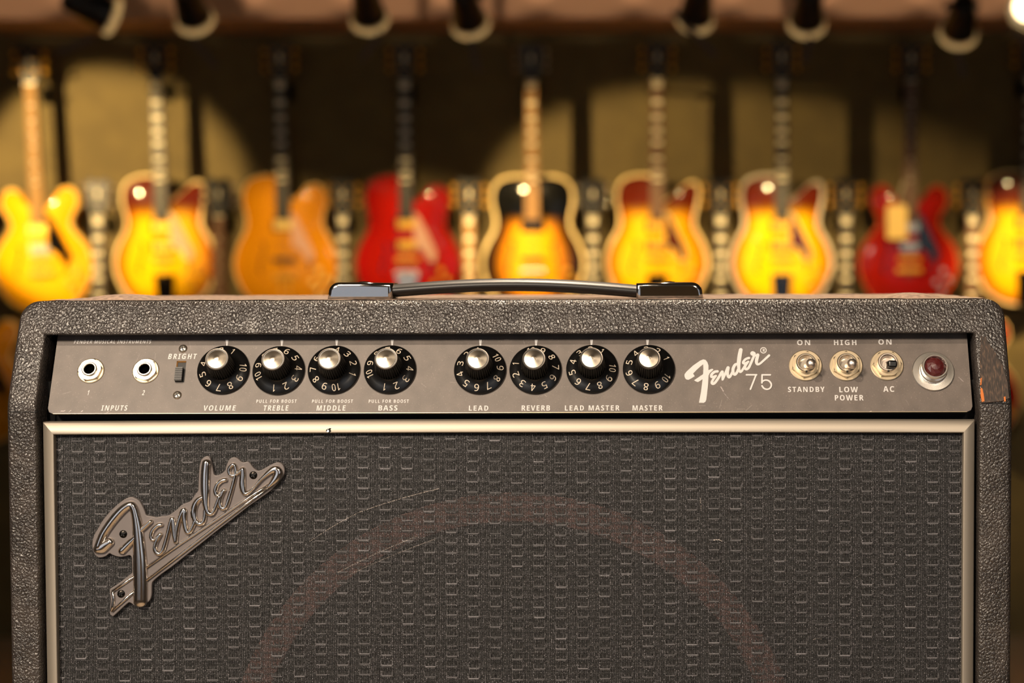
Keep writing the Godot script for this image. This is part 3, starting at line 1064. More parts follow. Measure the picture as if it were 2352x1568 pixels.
	obj("bezel", lathe([[0.0092, 0.0036], [0.0092, 0.0092], [0.0086, 0.0104], [0.0078, 0.0104], [0.0074, 0.0092]], 56), M.silver, lampbase)
	obj("red_jewel", jewel_mesh(0.0075, 0.0090, 0.0136), M.jewel, lampbase)

func rounded_rect(w: float, h: float, r: float) -> PackedVector2Array:
	var out := PackedVector2Array()
	for c in [[1, 1, 0], [-1, 1, 1], [-1, -1, 2], [1, -1, 3]]:
		for k in 5:
			var a: float = PI / 2 * (c[2] + k / 4.0)
			out.append(Vector2(c[0] * (w / 2 - r) + cos(a) * r, c[1] * (h / 2 - r) + sin(a) * r))
	return out

func nut(outer: float, inner: float, z0: float, z1: float) -> ArrayMesh:
	var st := begin()
	st.set_smooth_group(-1)
	var rows := []
	for e in [[0, z0], [0, z1 - 0.0006], [1, z1], [2, z1], [2, z0]]:
		var row := []
		for j in 48:
			var a := TAU * j / 48
			var hexr := outer * cos(PI / 6) / cos(fposmod(a, PI / 3) - PI / 6)
			var rr: float = hexr if e[0] == 0 else (minf(hexr, outer * 0.91) if e[0] == 1 else inner)
			row.append(Vector3(cos(a) * rr, sin(a) * rr, e[1]))
		rows.append(row)
	grid(st, rows, true)
	return finish(st)

func jewel_mesh(r: float, z0: float, z1: float) -> ArrayMesh:
	var st := begin()
	st.set_smooth_group(-1)
	var rings := [[1.0, z0 - 0.003, 0.0], [1.0, z0, 0.0], [0.80, lerpf(z0, z1, 0.42), 0.5], [0.46, lerpf(z0, z1, 0.78), 0.0]]
	var rows := []
	for e in rings:
		var row := []
		for j in 10:
			var a: float = TAU * (j + e[2]) / 10
			row.append(Vector3(cos(a) * r * e[0], sin(a) * r * e[0], e[1]))
		rows.append(row)
	for i in rows.size() - 1:
		for j in 10:
			var k := (j + 1) % 10
			for v in [rows[i][j], rows[i + 1][j], rows[i][k], rows[i][k], rows[i + 1][j], rows[i + 1][k]]:
				st.add_vertex(v)
	for j in 10:
		for v in [rows[3][j], Vector3(0, 0, z1), rows[3][(j + 1) % 10]]:
			st.add_vertex(v)
	return finish(st)

# the printed script and model number on the panel
func build_script(panel: Node3D) -> void:
	var z := 0.00006
	var to := func(x: float, y: float) -> Vector2:
		return pl(1540.0 + x / 8.254, 770.0 + y / 8.254)
	var s := 0.0003 / 8.254
	var poly := PackedVector2Array()
	for q in [[265,770],[278,812],[300,835],[340,842],[400,812],[460,772],[428,724],[500,650],[560,595],[620,548],[624,640],[618,735],[530,795],[448,850],[480,872],[520,885],[560,862],[608,830],[600,900],[580,1060],[540,1275],[630,1278],[662,1258],[678,1220],[690,1130],[710,950],[722,760],[745,715],[815,650],[800,636],[775,635],[720,660],[720,570],[700,510],[665,465],[620,455],[560,480],[430,570],[300,690],[268,735]]:
		poly.append(to.call(q[0], q[1]))
	obj("script_lettering", rounded_prism(poly, -0.00002, z, 0.0, 1), M.white_print, panel)
	var strokes := [
		[[890,682,26],[835,692,26],[782,738,26],[775,785,24],[810,785,22],[860,768,22]],
		[[855,772,22],[800,850,24],[785,900,26],[810,918,26],[850,890,26],[910,805,26],[960,715,26],[985,690,25],[988,760,24],[985,842,18]],
		[[992,835,20],[1035,735,24],[1092,612,30],[1082,700,27],[1092,775,26],[1120,790,26],[1160,725,24],[1190,650,22]],
		[[1275,535,22],[1222,562,28],[1186,640,30],[1192,715,28],[1222,742,28],[1258,705,26],[1285,640,24]],
		[[1332,276,37],[1305,420,40],[1292,560,34],[1305,670,24],[1335,690,24],[1385,625,24],[1425,555,24]],
		[[1488,430,25],[1425,452,24],[1378,510,24],[1392,535,22],[1440,520,21],[1475,500,22]],
		[[1470,505,22],[1425,570,24],[1412,622,26],[1442,642,27],[1485,610,26],[1535,505,25],[1580,400,24]],
		[[1558,345,47],[1572,352,47]],
		[[1590,385,24],[1625,385,20],[1655,370,28]],
		[[1655,376,32],[1632,470,32],[1632,525,28],[1655,552,24],[1700,535,22],[1780,465,22],[1868,384,24]],
		[[1440,750,16],[1536,750,16],[1632,750,16]],
		[[1620,756,16],[1515,1024,16]],
		[[1892,752,16],[1815,752,16],[1737,752,16]],
		[[1737,755,16],[1735,830,16],[1733,905,16]],
		[[1733,885,16],[1775,858,16],[1820,852,16],[1870,870,16],[1905,915,16],[1910,960,16],[1885,1005,16],[1835,1026,16],[1775,1010,16],[1735,960,16]],
	]
	var i := 0
	for k in strokes:
		var line := []
		for q in (smooth_line(k, 5) if k.size() > 3 else k):
			var p: Vector2 = to.call(q[0], q[1])
			line.append([p.x, p.y, q[2] * s])
		obj("script_lettering" if i < 10 else "model_number", rounded_prism(stroke_outline(line), 0.0, z + 0.00003 * (i + 1), 0.0, 1), M.white_print, panel)
		i += 1
	var ringp := []
	for k in 25:
		var a := TAU * k / 24
		var p: Vector2 = to.call(1762 + cos(a) * 54, 283 + sin(a) * 52)
		ringp.append([p.x, p.y, 8 * s])
	var st2 := begin()
	add_stroke(st2, ringp, z, false)
	obj("registered_mark", finish(st2), M.white_print, panel)

func build_handle(amp: Node3D, home: Transform3D, yt: float) -> void:
	var z := -0.075
	var strap_pts := []
	for k in 33:
		var t := k / 32.0
		var px := lerpf(893, 1478, t)
		var py := 668.5 - 15.5 * sin(PI * t) + 1.5 * t
		strap_pts.append(P(px, py, z))
	obj("carrying_strap", tube(strap_pts, 0.0145, 0.0047, Vector3(0, 0, 1), 16), M.strap, amp, home)
	for e in [[760.0, 908.0, 1.0], [1462.0, 1615.0, -1.0]]:
		var a := P(e[0], 684, z)
		var b := P(e[1], 684, z)
		var h := P(e[0], 648, z).y - yt
		var w := b.x - a.x
		var r := 0.0075
		var poly := PackedVector2Array()
		# side view, rounded at the outer end
		poly.append(Vector2(w, -0.0005))
		poly.append(Vector2(w, h * 0.94))
		poly.append(Vector2(w * 0.5, h))
		for k in 7:
			var t := PI / 2 * k / 6
			poly.append(Vector2(r - sin(t) * r + 0.001, h - r + cos(t) * r))
		poly.append(Vector2(0, -0.0005))
		if e[2] < 0:
			for i in poly.size():
				poly[i].x = w - poly[i].x
		var cap := obj("handle_end_cap", rounded_prism(poly, -0.017, 0.017, 0.0028, 4), M.chrome, amp, home * Transform3D(Basis(), Vector3(a.x, yt, z)))
		obj("rivet", lathe([[0.004, 0.0], [0.0036, 0.0008], [0.0, 0.0012]], 24), M.chrome, cap, Transform3D(Basis(Vector3.RIGHT, -PI / 2), Vector3(w * (0.52 if e[2] > 0 else 0.5), h - 0.0004, 0)))

# ------------------------------------------------------------------ guitars
const DOUBLE_CUT := [[0,0],[45,6],[85,32],[109,75],[115,112],[104,150],[82,180],[71,198],[73,215],[84,235],[90,252],[86,272],[74,285],[58,287],[45,277],[33,258],[23,247],[14,244]]
const PLAIN := [[0,0],[50,7],[90,32],[114,75],[120,113],[110,150],[95,178],[88,198],[90,222],[96,250],[93,280],[78,301],[52,310],[30,311],[14,310]]
const ROUND_HORN := [[0,0],[50,7],[90,32],[114,75],[120,113],[110,150],[95,178],[88,198],[91,222],[98,252],[92,277],[73,289],[53,284],[37,268],[25,257],[14,254]]
const SHARP_HORN := [[0,0],[50,7],[90,32],[114,75],[120,113],[110,150],[95,178],[88,198],[92,225],[98,252],[99,275],[91,292],[76,294],[60,283],[38,264],[24,254],[14,251]]

func outline(left: Array, right: Array) -> PackedVector2Array:
	var out := PackedVector2Array()
	for q in smooth_line(right, 4):
		out.append(Vector2(q[0], q[1]) * G)
	var l := smooth_line(left, 4)
	l.reverse()
	for i in l.size() - 1:
		out.append(Vector2(-l[i][0], l[i][1]) * G)
	return out

# spec: left, right (outlines), colors (edge to centre, linear), depth, guard, board, inlay, pickups, metal, tail, binding
func guitar(called: String, label: String, px: float, bottom: float, turn: float, spec: Dictionary, group: String) -> Node3D:
	var at := P(px, bottom, GUITAR_Z)
	var root := thing(called, label, "guitar", at, group)
	hung.append(root)
	root.rotation.z = deg_to_rad(turn)
	var poly := outline(spec.left, spec.right)
	var depth: float = spec.depth
	var n := poly.size()
	# body: rim, back and arched top with its stain
	var st := begin()
	var steps := [0.0, 0.06, 0.14, 0.24, 0.36, 0.5, 0.66, 0.83, 1.0]
	var cols: Array = spec.colors
	var rows := []
	var tints := []
	var arch: float = spec.get("arch", 0.020)
	for t in steps:
		var row := []
		for p in poly:
			var c := Vector2(0, clampf(p.y, 85 * G, 215 * G))
			var q: Vector2 = p.lerp(c, t)
			row.append(Vector3(q.x, q.y, arch * (1.0 - pow(1.0 - t, 2.4))))
		rows.append(row)
		var f: float = t * (cols.size() - 1)
		var i0 := mini(int(f), cols.size() - 2)
		tints.append(cols[i0].lerp(cols[i0 + 1], f - i0))
	var dark: Array = spec.get("shoulders", [])
	var stain := func(c: Color, p: Vector3) -> Color:
		return c.lerp(dark[0], smoothstep(dark[1], dark[2], p.y / G)) if dark.size() else c
	for i in rows.size() - 1:
		for j in n:
			var k := (j + 1) % n
			var v := [[rows[i][j], stain.call(tints[i], rows[i][j])], [rows[i][k], stain.call(tints[i], rows[i][k])], [rows[i + 1][k], stain.call(tints[i + 1], rows[i + 1][k])], [rows[i + 1][j], stain.call(tints[i + 1], rows[i + 1][j])]]
			for s in [0, 2, 1, 0, 3, 2]:
				st.set_color(v[s][1])
				st.add_vertex(v[s][0])
	st.set_smooth_group(1)
	st.set_color(spec.get("rim", cols[0]))
	for j in n:
		var k := (j + 1) % n
		quad(st, Vector3(poly[j].x, poly[j].y, -depth), Vector3(poly[k].x, poly[k].y, -depth), Vector3(poly[k].x, poly[k].y, 0), Vector3(poly[j].x, poly[j].y, 0))
	st.set_smooth_group(2)
	var tri := triangles(poly)
	for i in range(0, tri.size(), 3):
		for s in 3:
			st.add_vertex(Vector3(poly[tri[i + s]].x, poly[tri[i + s]].y, -depth))
	var body := obj("body", finish(st), M.lacquer, root)
	# binding along the edge
	var bw: float = spec.get("binding", 0.005)
	if bw > 0:
		st = begin()
		var inner := inset(poly, bw)
		var r0 := []
		var r1 := []
		var r2 := []
		var r3 := []
		for j in n:
			var o2 := poly[j] * 1.002
			r0.append(Vector3(o2.x, o2.y, -0.009))
			r1.append(Vector3(o2.x, o2.y, 0.0025))
			r2.append(Vector3(inner[j].x, inner[j].y, 0.005))
			r3.append(Vector3(inner[j].x, inner[j].y, 0.0))
		grid(st, [r0, r1, r2, r3], true)
		obj("binding", finish(st), spec.get("binding_mat", M.binding), root)
	var zt := arch
	# f-holes
	if spec.get("fholes", true):
		for sx in [-1.0, 1.0]:
			st = begin()
			var line := []
			for q in smooth_line([[52, 86, 2.0], [58, 92, 3.6], [57, 104, 3.0], [51, 124, 3.2], [46, 142, 3.0], [47, 152, 3.6], [53, 157, 2.0]], 4):
				line.append([sx * q[0] * G, q[1] * G, q[2] * G * 0.6])
			add_stroke(st, line, 0.0)
			var z1 := arch * 0.93
			obj("sound_hole", finish(st), M.guard_black, root, Transform3D(Basis(), Vector3(0, 0, z1)))
	# neck, fingerboard and inlays
	var nut_y := 522.0 * G
	var end_y := 208.0 * G
	var join_y := 246.0 * G
	var zf := zt + 0.012
	var trap := func(y0: float, y1: float, w0: float, w1: float) -> PackedVector2Array:
		return PackedVector2Array([Vector2(-w0, y0), Vector2(w0, y0), Vector2(w1, y1), Vector2(-w1, y1)])
	obj("neck", rounded_prism(trap.call(join_y - 0.03, nut_y, 0.027, 0.0215), zf - 0.024, zf, 0.006, 3), spec.get("neck", M.neck_wood), root)
	var board := obj("fingerboard", rounded_prism(trap.call(end_y, nut_y, 0.0285, 0.0222), zf, zf + 0.006, 0.001, 2, false), spec.board, root)
	var L := 0.628
	for f in [1, 3, 5, 7, 9, 12, 15, 17]:
		var ya := nut_y - L * (1.0 - pow(2.0, -(f - 1) / 12.0))
		var yb := nut_y - L * (1.0 - pow(2.0, -f / 12.0))
		var yc := (ya + yb) / 2
		var hw := lerpf(0.0222, 0.0285, (nut_y - yc) / (nut_y - end_y))
		if spec.inlay == "block":
			obj("inlay", box(Vector3(-hw * 0.72, yc - (ya - yb) * 0.33, zf + 0.0055), Vector3(hw * 0.72, yc + (ya - yb) * 0.33, zf + 0.0065)), M.pearl, board)
		elif spec.inlay == "dot" and f > 1:
			obj("inlay", lathe([[0.0045, 0.0], [0.0, 0.0002]], 12), M.pearl, board, Transform3D(Basis(), Vector3(0, yc, zf + 0.0062)))
		elif spec.inlay == "split":
			obj("inlay", rounded_prism(PackedVector2Array([Vector2(-hw * 0.7, yc - (ya - yb) * 0.3), Vector2(hw * 0.55, yc - (ya - yb) * 0.3), Vector2(hw * 0.7, yc + (ya - yb) * 0.3), Vector2(-hw * 0.55, yc + (ya - yb) * 0.3)]), zf + 0.0055, zf + 0.0065, 0.0001, 1), M.pearl, board)
	for f in range(1, 20):
		var yf := nut_y - L * (1.0 - pow(2.0, -f / 12.0))
		var hw := lerpf(0.0222, 0.0285, (nut_y - yf) / (nut_y - end_y))
		obj("fret", box(Vector3(-hw, yf - 0.0007, zf + 0.005), Vector3(hw, yf + 0.0007, zf + 0.0068)), M.wire, board)
	obj("nut", box(Vector3(-0.022, nut_y, zf), Vector3(0.022, nut_y + 0.005, zf + 0.008)), M.pearl, root)
	# headstock with tuners
	var hp := PackedVector2Array()
	for q in [[-13, 525], [13, 525], [21, 542], [27, 604], [16, 612], [5, 606], [-5, 606], [-16, 612], [-27, 604], [-21, 542]]:
		hp.append(Vector2(q[0], q[1]) * G)
	var head := obj("headstock", rounded_prism(hp, zf - 0.017, zf - 0.001, 0.002, 2), M.head_face, root)
	var hm: Material = M.gold if spec.metal == "gold" else M.silver
	obj("head_inlay", rounded_prism(PackedVector2Array([Vector2(0, 562 * G), Vector2(4 * G, 575 * G), Vector2(0, 588 * G), Vector2(-4 * G, 575 * G)]), zf - 0.001, zf, 0.0002, 1), M.pearl, head)
	for sx in [-1.0, 1.0]:
		for k in 3:
			var ty := (550.0 + 21.0 * k) * G
			var tun := obj("tuner", lathe([[0.0, 0.0], [0.0095, 0.0005], [0.0118, 0.007], [0.0090, 0.0150], [0.0, 0.0170]], 14, 0, 0.0, false), hm, root, Transform3D(Basis(Vector3.UP, sx * PI / 2), Vector3(sx * 31.0 * G, ty, zf - 0.010)))
			obj("post", lathe([[0.0045, 0.0], [0.0045, 0.012], [0.003, 0.014], [0.0, 0.014]], 12), hm, tun, tun.transform.affine_inverse() * Transform3D(Basis(), Vector3(sx * 15.0 * G, ty, zf - 0.002)))
	# strings, from the tailpiece to the nut
	st = begin()
	for k in 6:
		var sx := (k - 2.5) / 2.5
		add_box(st, Vector3(sx * 0.0205 - 0.0003, 70 * G, zf + 0.011), Vector3(sx * 0.0205 + 0.0003, nut_y, zf + 0.0116))
	obj("strings", finish(st), M.wire, root).set_meta("kind", "stuff")
	# pickups
	for pk in spec.pickups:
		var b := bevel_box(Vector3(0.070, 0.037, 0.02), 0.003)
		var pu := obj("pickup", b, pk[1], root, Transform3D(Basis(), Vector3(0, pk[0] * G, zt + 0.004)))
		obj("pickup_ring", bevel_box(Vector3(0.090, 0.050, 0.008), 0.002), spec.get("ring", M.guard_black), pu, Transform3D(Basis(), Vector3(0, 0, -0.004)))
	# bridge and tailpiece
	obj("bridge", bevel_box(Vector3(0.090, 0.014, 0.02), 0.003), spec.get("bridge", hm), root, Transform3D(Basis(), Vector3(0, 118 * G, zt + 0.008)))
	match spec.tail:
		"trapeze":
			st = begin()
			for sx in [-1.0, 1.0]:
				add_box(st, Vector3(sx * 0.018 - 0.004, 0.004, zt - 0.004), Vector3(sx * 0.018 + 0.004, 82 * G, zt + 0.006))
			add_box(st, Vector3(-0.045, 74 * G, zt), Vector3(0.045, 84 * G, zt + 0.010))
			obj("tailpiece", finish(st), hm, root)
		"plate":
			obj("tailpiece", rounded_prism(PackedVector2Array([Vector2(-0.030, 0.006), Vector2(0.030, 0.006), Vector2(0.040, 82 * G), Vector2(-0.040, 82 * G)]), zt - 0.006, zt + 0.008, 0.002, 2), M.guard_black, root)
		"stop":
			obj("tailpiece", bevel_box(Vector3(0.100, 0.018, 0.018), 0.005), hm, root, Transform3D(Basis(), Vector3(0, 92 * G, zt + 0.010)))
		"vibrato":
			obj("tailpiece", rounded_prism(PackedVector2Array([Vector2(-0.026, 0.004), Vector2(0.026, 0.004), Vector2(0.036, 60 * G), Vector2(0.050, 92 * G), Vector2(-0.050, 92 * G), Vector2(-0.036, 60 * G)]), zt - 0.006, zt + 0.012, 0.003, 2), M.silver, root)
	# pickguard
	if spec.get("guard"):
		var gp := PackedVector2Array()
		for q in smooth_line([[17, 226], [30, 214], [42, 190], [56, 160], [68, 128], [62, 112], [50, 116], [42, 132], [28, 142], [18, 148]], 3):
			gp.append(Vector2(q[0], q[1]) * G)
		var pg := obj("pickguard", rounded_prism(gp, zt + 0.006, zt + 0.010, 0.001, 2), spec.guard, root)
		if spec.get("guard_edge", false):
			st = begin()
			var gi := inset(ccw(gp), 0.004)
			var e0 := []
			var e1 := []
			for j in gp.size():
				e0.append(Vector3(gp[j].x, gp[j].y, zt + 0.0102))
				e1.append(Vector3(gi[j].x, gi[j].y, zt + 0.0104))
			grid(st, [e0, e1], true)
			obj("guard_binding", finish(st), M.binding, pg)
	# control knobs
	for q in [[78, 92], [92, 72], [62, 66], [76, 47]]:
		obj("knob", lathe([[0.0125, 0.0], [0.0115, 0.014], [0.010, 0.016], [0.0, 0.0165]], 20), spec.get("knob", M.gold), root, Transform3D(Basis(), Vector3(q[0] * G, q[1] * G, arch * 0.75)))
	return root

func hanger(g: Node3D, number: String) -> void:
	var at := g.transform * Vector3(0, 507 * G, 0)
	var wall_z := GUITAR_Z - 0.16
	var h := thing("guitar_hanger", "black wall hanger behind the headstock of the %s" % number, "hanger", Vector3(at.x, at.y, wall_z), "wall hangers behind the headstocks")
	obj("plate", bevel_box(Vector3(0.035, 0.07, 0.012), 0.002), M.hanger, h, Transform3D(Basis(), Vector3(0, 0, 0.006)))
	obj("arm", tube([Vector3(0, 0, 0.01), Vector3(0, 0.0, 0.145)], 0.006, 0.006, Vector3.RIGHT, 10), M.hanger, h)
	obj("yoke", tube([Vector3(-0.035, -0.010, 0.185), Vector3(-0.036, -0.010, 0.165), Vector3(-0.028, -0.006, 0.148), Vector3(0, -0.004, 0.143), Vector3(0.028, -0.006, 0.148), Vector3(0.036, -0.010, 0.165), Vector3(0.035, -0.010, 0.185)], 0.006, 0.006, Vector3.UP, 10), M.hanger, h)

func build_guitars() -> void:
	var blonde := [Color(0.74, 0.32, 0.006), Color(0.82, 0.38, 0.008), Color(0.86, 0.41, 0.012)]
	var natural := [Color(0.50, 0.19, 0.006), Color(0.60, 0.235, 0.008), Color(0.62, 0.25, 0.01)]
	var red := [Color(0.26, 0.006, 0.004), Color(0.38, 0.010, 0.006), Color(0.42, 0.014, 0.008)]
	var cherry := [Color(0.20, 0.008, 0.006), Color(0.30, 0.010, 0.008), Color(0.33, 0.012, 0.010)]
	var burst := [Color(0.06, 0.008, 0.004), Color(0.50, 0.14, 0.005), Color(0.84, 0.40, 0.005), Color(0.90, 0.46, 0.005), Color(0.92, 0.49, 0.005), Color(0.92, 0.50, 0.006), Color(0.92, 0.50, 0.006)]
	var tobacco := [Color(0.008, 0.006, 0.006), Color(0.02, 0.008, 0.005), Color(0.55, 0.20, 0.006), Color(0.90, 0.42, 0.008), Color(0.92, 0.46, 0.01)]
	var up := "guitars in the upper row on the wall"
	var dn := "guitars in the lower row on the wall"
	var sunny := {"left": PLAIN, "right": SHARP_HORN, "colors": burst, "depth": 0.085, "guard": M.guard_shell, "guard_edge": true, "board": M.ebony, "inlay": "block", "pickups": [[192, M.gold], [146, M.gold]], "metal": "gold", "tail": "plate", "binding": 0.010, "shoulders": [Color(0.10, 0.014, 0.006), 195.0, 245.0], "rim": Color(0.40, 0.16, 0.03)}
	var g1 := {"left": DOUBLE_CUT, "right": DOUBLE_CUT, "colors": blonde, "depth": 0.045, "guard": M.guard_black, "board": M.worn_board, "inlay": "dot", "pickups": [[190, M.gold], [146, M.silver]], "metal": "gold", "tail": "stop", "binding": 0.006, "binding_mat": M.cream, "ring": M.cream, "knob": M.gold, "fholes": true}
	guitar("electric_guitar", "blonde yellow double-cutaway guitar, leftmost in the upper row", 106, 719, 2.4, g1, up)
	var g2 := sunny.duplicate()
	g2.guard = M.guard_pale
	guitar("archtop_guitar", "sunburst archtop with pale pickguard beside the blonde double-cutaway guitar", 385, 712, 1.6, g2, up)
	var g3 := {"left": PLAIN, "right": ROUND_HORN, "colors": natural, "depth": 0.085, "guard": M.guard_pale, "board": M.ebony, "inlay": "block", "pickups": [[196, M.cream]], "metal": "gold", "tail": "trapeze", "binding": 0.004, "bridge": M.rosewood, "knob": M.cream, "arch": 0.022}
	guitar("archtop_guitar", "plain honey-orange archtop with rounded cutaway and pinkish pickguard", 659, 713, 0.7, g3, up)
	var g4 := {"left": PLAIN, "right": ROUND_HORN, "colors": red, "depth": 0.085, "guard": M.guard_pale, "board": M.ebony, "inlay": "block", "pickups": [[200, M.gold], [150, M.gold]], "metal": "gold", "tail": "vibrato", "binding": 0.004, "binding_mat": mat(Color(0.55, 0.2, 0.08), 0.4), "bridge": M.gold, "knob": M.gold}
	guitar("archtop_guitar", "red archtop with rounded cutaway behind the left end of the strap handle", 938, 714, 0.2, g4, up)
	var g5 := {"left": PLAIN, "right": PLAIN, "colors": tobacco, "depth": 0.085, "guard": null, "board": M.maple_board, "inlay": "split", "pickups": [[196, M.guard_black]], "metal": "silver", "tail": "stop", "binding": 0.011, "bridge": M.ebony, "ring": M.guard_black, "knob": M.gold, "shoulders": [Color(0.006, 0.005, 0.006), 185.0, 222.0], "rim": Color(0.1, 0.06, 0.03)}
	guitar("archtop_guitar", "dark tobacco-sunburst archtop with black shoulders above the strap handle", 1226, 714, 0.2, g5, up)
	var g6 := sunny.duplicate()
	g6.binding = 0.011
	g6.board = M.rosewood
	guitar("archtop_guitar", "sunburst archtop with brown pickguard right of the tobacco-sunburst one", 1509, 711, -0.2, g6, up)
	var g7 := sunny.duplicate()
	g7.binding_mat = mat(Color(0.80, 0.76, 0.68), 0.3)
	g7.binding = 0.013
	g7.colors = [Color(0.04, 0.008, 0.006), Color(0.58, 0.18, 0.005), Color(0.88, 0.44, 0.005), Color(0.92, 0.50, 0.006), Color(0.92, 0.51, 0.006), Color(0.92, 0.52, 0.007), Color(0.92, 0.52, 0.007)]
	guitar("archtop_guitar", "sunburst archtop with wide pale grey binding left of the red double-cutaway", 1795, 711, 0.1, g7, up)
	var g8 := {"left": DOUBLE_CUT, "right": DOUBLE_CUT, "colors": cherry, "depth": 0.045, "guard": M.guard_black, "board": M.rosewood, "inlay": "dot", "pickups": [[190, M.silver], [146, M.silver]], "metal": "gold", "tail": "stop", "binding": 0.006, "binding_mat": mat(Color(0.75, 0.32, 0.12), 0.4), "knob": M.silver}
	var r8 := guitar("electric_guitar", "red double-cutaway guitar with a cream tag hung on its strings", 2085, 713, -0.4, g8, up)
	var g9 := sunny.duplicate()
	g9.right = PLAIN
	g9.guard = null
	guitar("archtop_guitar", "amber sunburst archtop cut off by the right edge of the picture", 2354, 704, -0.5, g9, up)
	# price tag on the red guitar
	var tp := P(2060, 510, GUITAR_Z + 0.07)
	var tg := thing("paper_tag", "blank cream paper tag hanging on the red double-cutaway guitar", "tag", tp)
	obj("card", rounded_prism(rounded_rect(46 * G, 78 * G, 0.012), 0.0, 0.002, 0.0005, 2), M.cream, tg)
	obj("cord", tube([Vector3(0, 0.06, 0.001), Vector3(0.012, 0.11, -0.008), Vector3(0.03, 0.16, -0.014)], 0.0015, 0.0015, Vector3.RIGHT, 8), M.pearl, tg)
	# lower row: necks rise between the bodies above, bodies hang behind the amplifier
	var lows := [
		[-42.0, natural, "leftmost of the lower row, hidden but for its edge", "block", M.ebony, "gold"],
		[238.0, burst, "between the blonde and the pale-guard sunburst guitars", "block", M.ebony, "silver"],
		[513.0, cherry, "between the pale-guard sunburst and the honey-orange guitars", "dot", M.rosewood, "silver"],
		[795.0, burst, "between the honey-orange and the red archtop guitars", "block", M.ebony, "gold"],
		[1083.0, blonde, "between the red and the tobacco-sunburst archtops", "split", M.maple_board, "gold"],
		[1364.0, burst, "between the tobacco-sunburst and brown-guard sunburst archtops", "block", M.ebony, "silver"],
		[1655.0, natural, "left of the archtop with pale grey binding", "block", M.ebony, "gold"],
		[1940.0, burst, "between the pale grey bound archtop and the red double-cutaway", "block", M.ebony, "gold"],
		[2228.0, red, "right of the red double-cutaway guitar", "block", M.rosewood, "gold"],
	]
	var names := ["amber", "sunburst", "cherry", "sunburst", "blonde", "sunburst", "amber", "sunburst", "red"]
	var i := 0
	for l in lows:
		var sp := {"left": PLAIN if i % 2 else DOUBLE_CUT, "right": ROUND_HORN if i % 2 else DOUBLE_CUT, "colors": l[1], "depth": 0.06, "guard": M.guard_black, "board": l[4], "inlay": l[3], "pickups": [[190, M.silver], [146, M.silver]], "metal": l[5], "tail": "stop", "binding": 0.005, "knob": M.gold}
		guitar("hanging_guitar", "lower-row guitar whose headstock shows %s" % l[2] if i > 0 else "%s lower-row guitar past the left edge of the amplifier" % names[i], l[0], 1020, 0.0, sp, dn)
		i += 1
	# hangers
	var where := ["blonde double-cutaway guitar", "sunburst archtop with pale pickguard", "honey-orange archtop", "red archtop", "tobacco-sunburst archtop", "sunburst archtop with brown pickguard", "archtop with pale grey binding", "red double-cutaway guitar", "amber sunburst at the right edge"]
	where += ["lower guitar at the left edge", "lower guitar beside the blonde one", "lower guitar left of the honey-orange one", "lower guitar left of the red archtop", "lower guitar left of the tobacco-sunburst", "lower guitar right of the tobacco-sunburst", "lower guitar left of the grey-bound archtop", "lower guitar left of the red double-cutaway", "lower guitar right of the red double-cutaway"]
	for k in hung.size():
		hanger(hung[k], where[k])

# ------------------------------------------------------------------ lamps
# A black track spotlight: can, pale ring round its mouth, aiming rod; its light shines from the mouth.
func track_lamp(px: float, py: float, target: Vector3, energy: float, angle: float, soft: float, label: String, rod: Array, z := -4.48, lit := true) -> void:
	var at := P(px, py, z)
	var t := thing("track_spotlight", label, "spotlight", at, "track spotlights under the ceiling")
	var dir := (target - at).normalized()
	var b := Basis.looking_at(dir, Vector3.UP)       # -z points at the target
	var can := lathe([[0.0, 0.115], [0.030, 0.113], [0.040, 0.100], [0.044, 0.060], [0.050, 0.0], [0.056, -0.030], [0.053, -0.030], [0.047, 0.0], [0.0, 0.012]], 36)
	obj("can", can, M.lamp_black, t, Transform3D(b, Vector3()))
	obj("rim_ring", lathe([[0.055, -0.028], [0.0600, -0.034], [0.0625, -0.044], [0.0630, -0.054]], 48, 0, 0.0, false), M.lamp_ring, t, Transform3D(b, Vector3()))
	obj("bulb_face", lathe([[0.046, -0.004], [0.030, -0.012], [0.0, -0.015]], 32, 0, 0.0, false), glow(Color(1.0, 0.88, 0.66), 6.0), t, Transform3D(b, Vector3()))
	# yoke up to the track
	obj("stem", tube([Vector3(0, 0.03, 0), Vector3(0, 2.86 - at.y, 0)], 0.012, 0.012, Vector3.RIGHT, 12), M.lamp_black, t)
	obj("yoke", bevel_box(Vector3(0.11, 0.02, 0.03), 0.004), M.lamp_black, t, Transform3D(Basis(), Vector3(0, 0.055, 0.02)))
	if rod.size():
		var e := P(rod[0], rod[1], z) - at
		var f := P(rod[2], rod[3], z) - at
		obj("aiming_rod", tube([e, f], 0.010, 0.006, Vector3.RIGHT, 8), M.lamp_rod, t)
	if lit:
		var s := SpotLight3D.new()
		s.name = "spot"
		t.add_child(s, true)
		s.transform = Transform3D(b, dir * 0.05)
		s.light_color = Color(1.0, 0.85, 0.58)
		s.light_energy = energy
		s.spot_angle = angle
		s.spot_angle_attenuation = soft
		s.spot_range = 20.0
		s.spot_attenuation = 2.0
		s.light_size = 0.02
		s.shadow_enabled = true

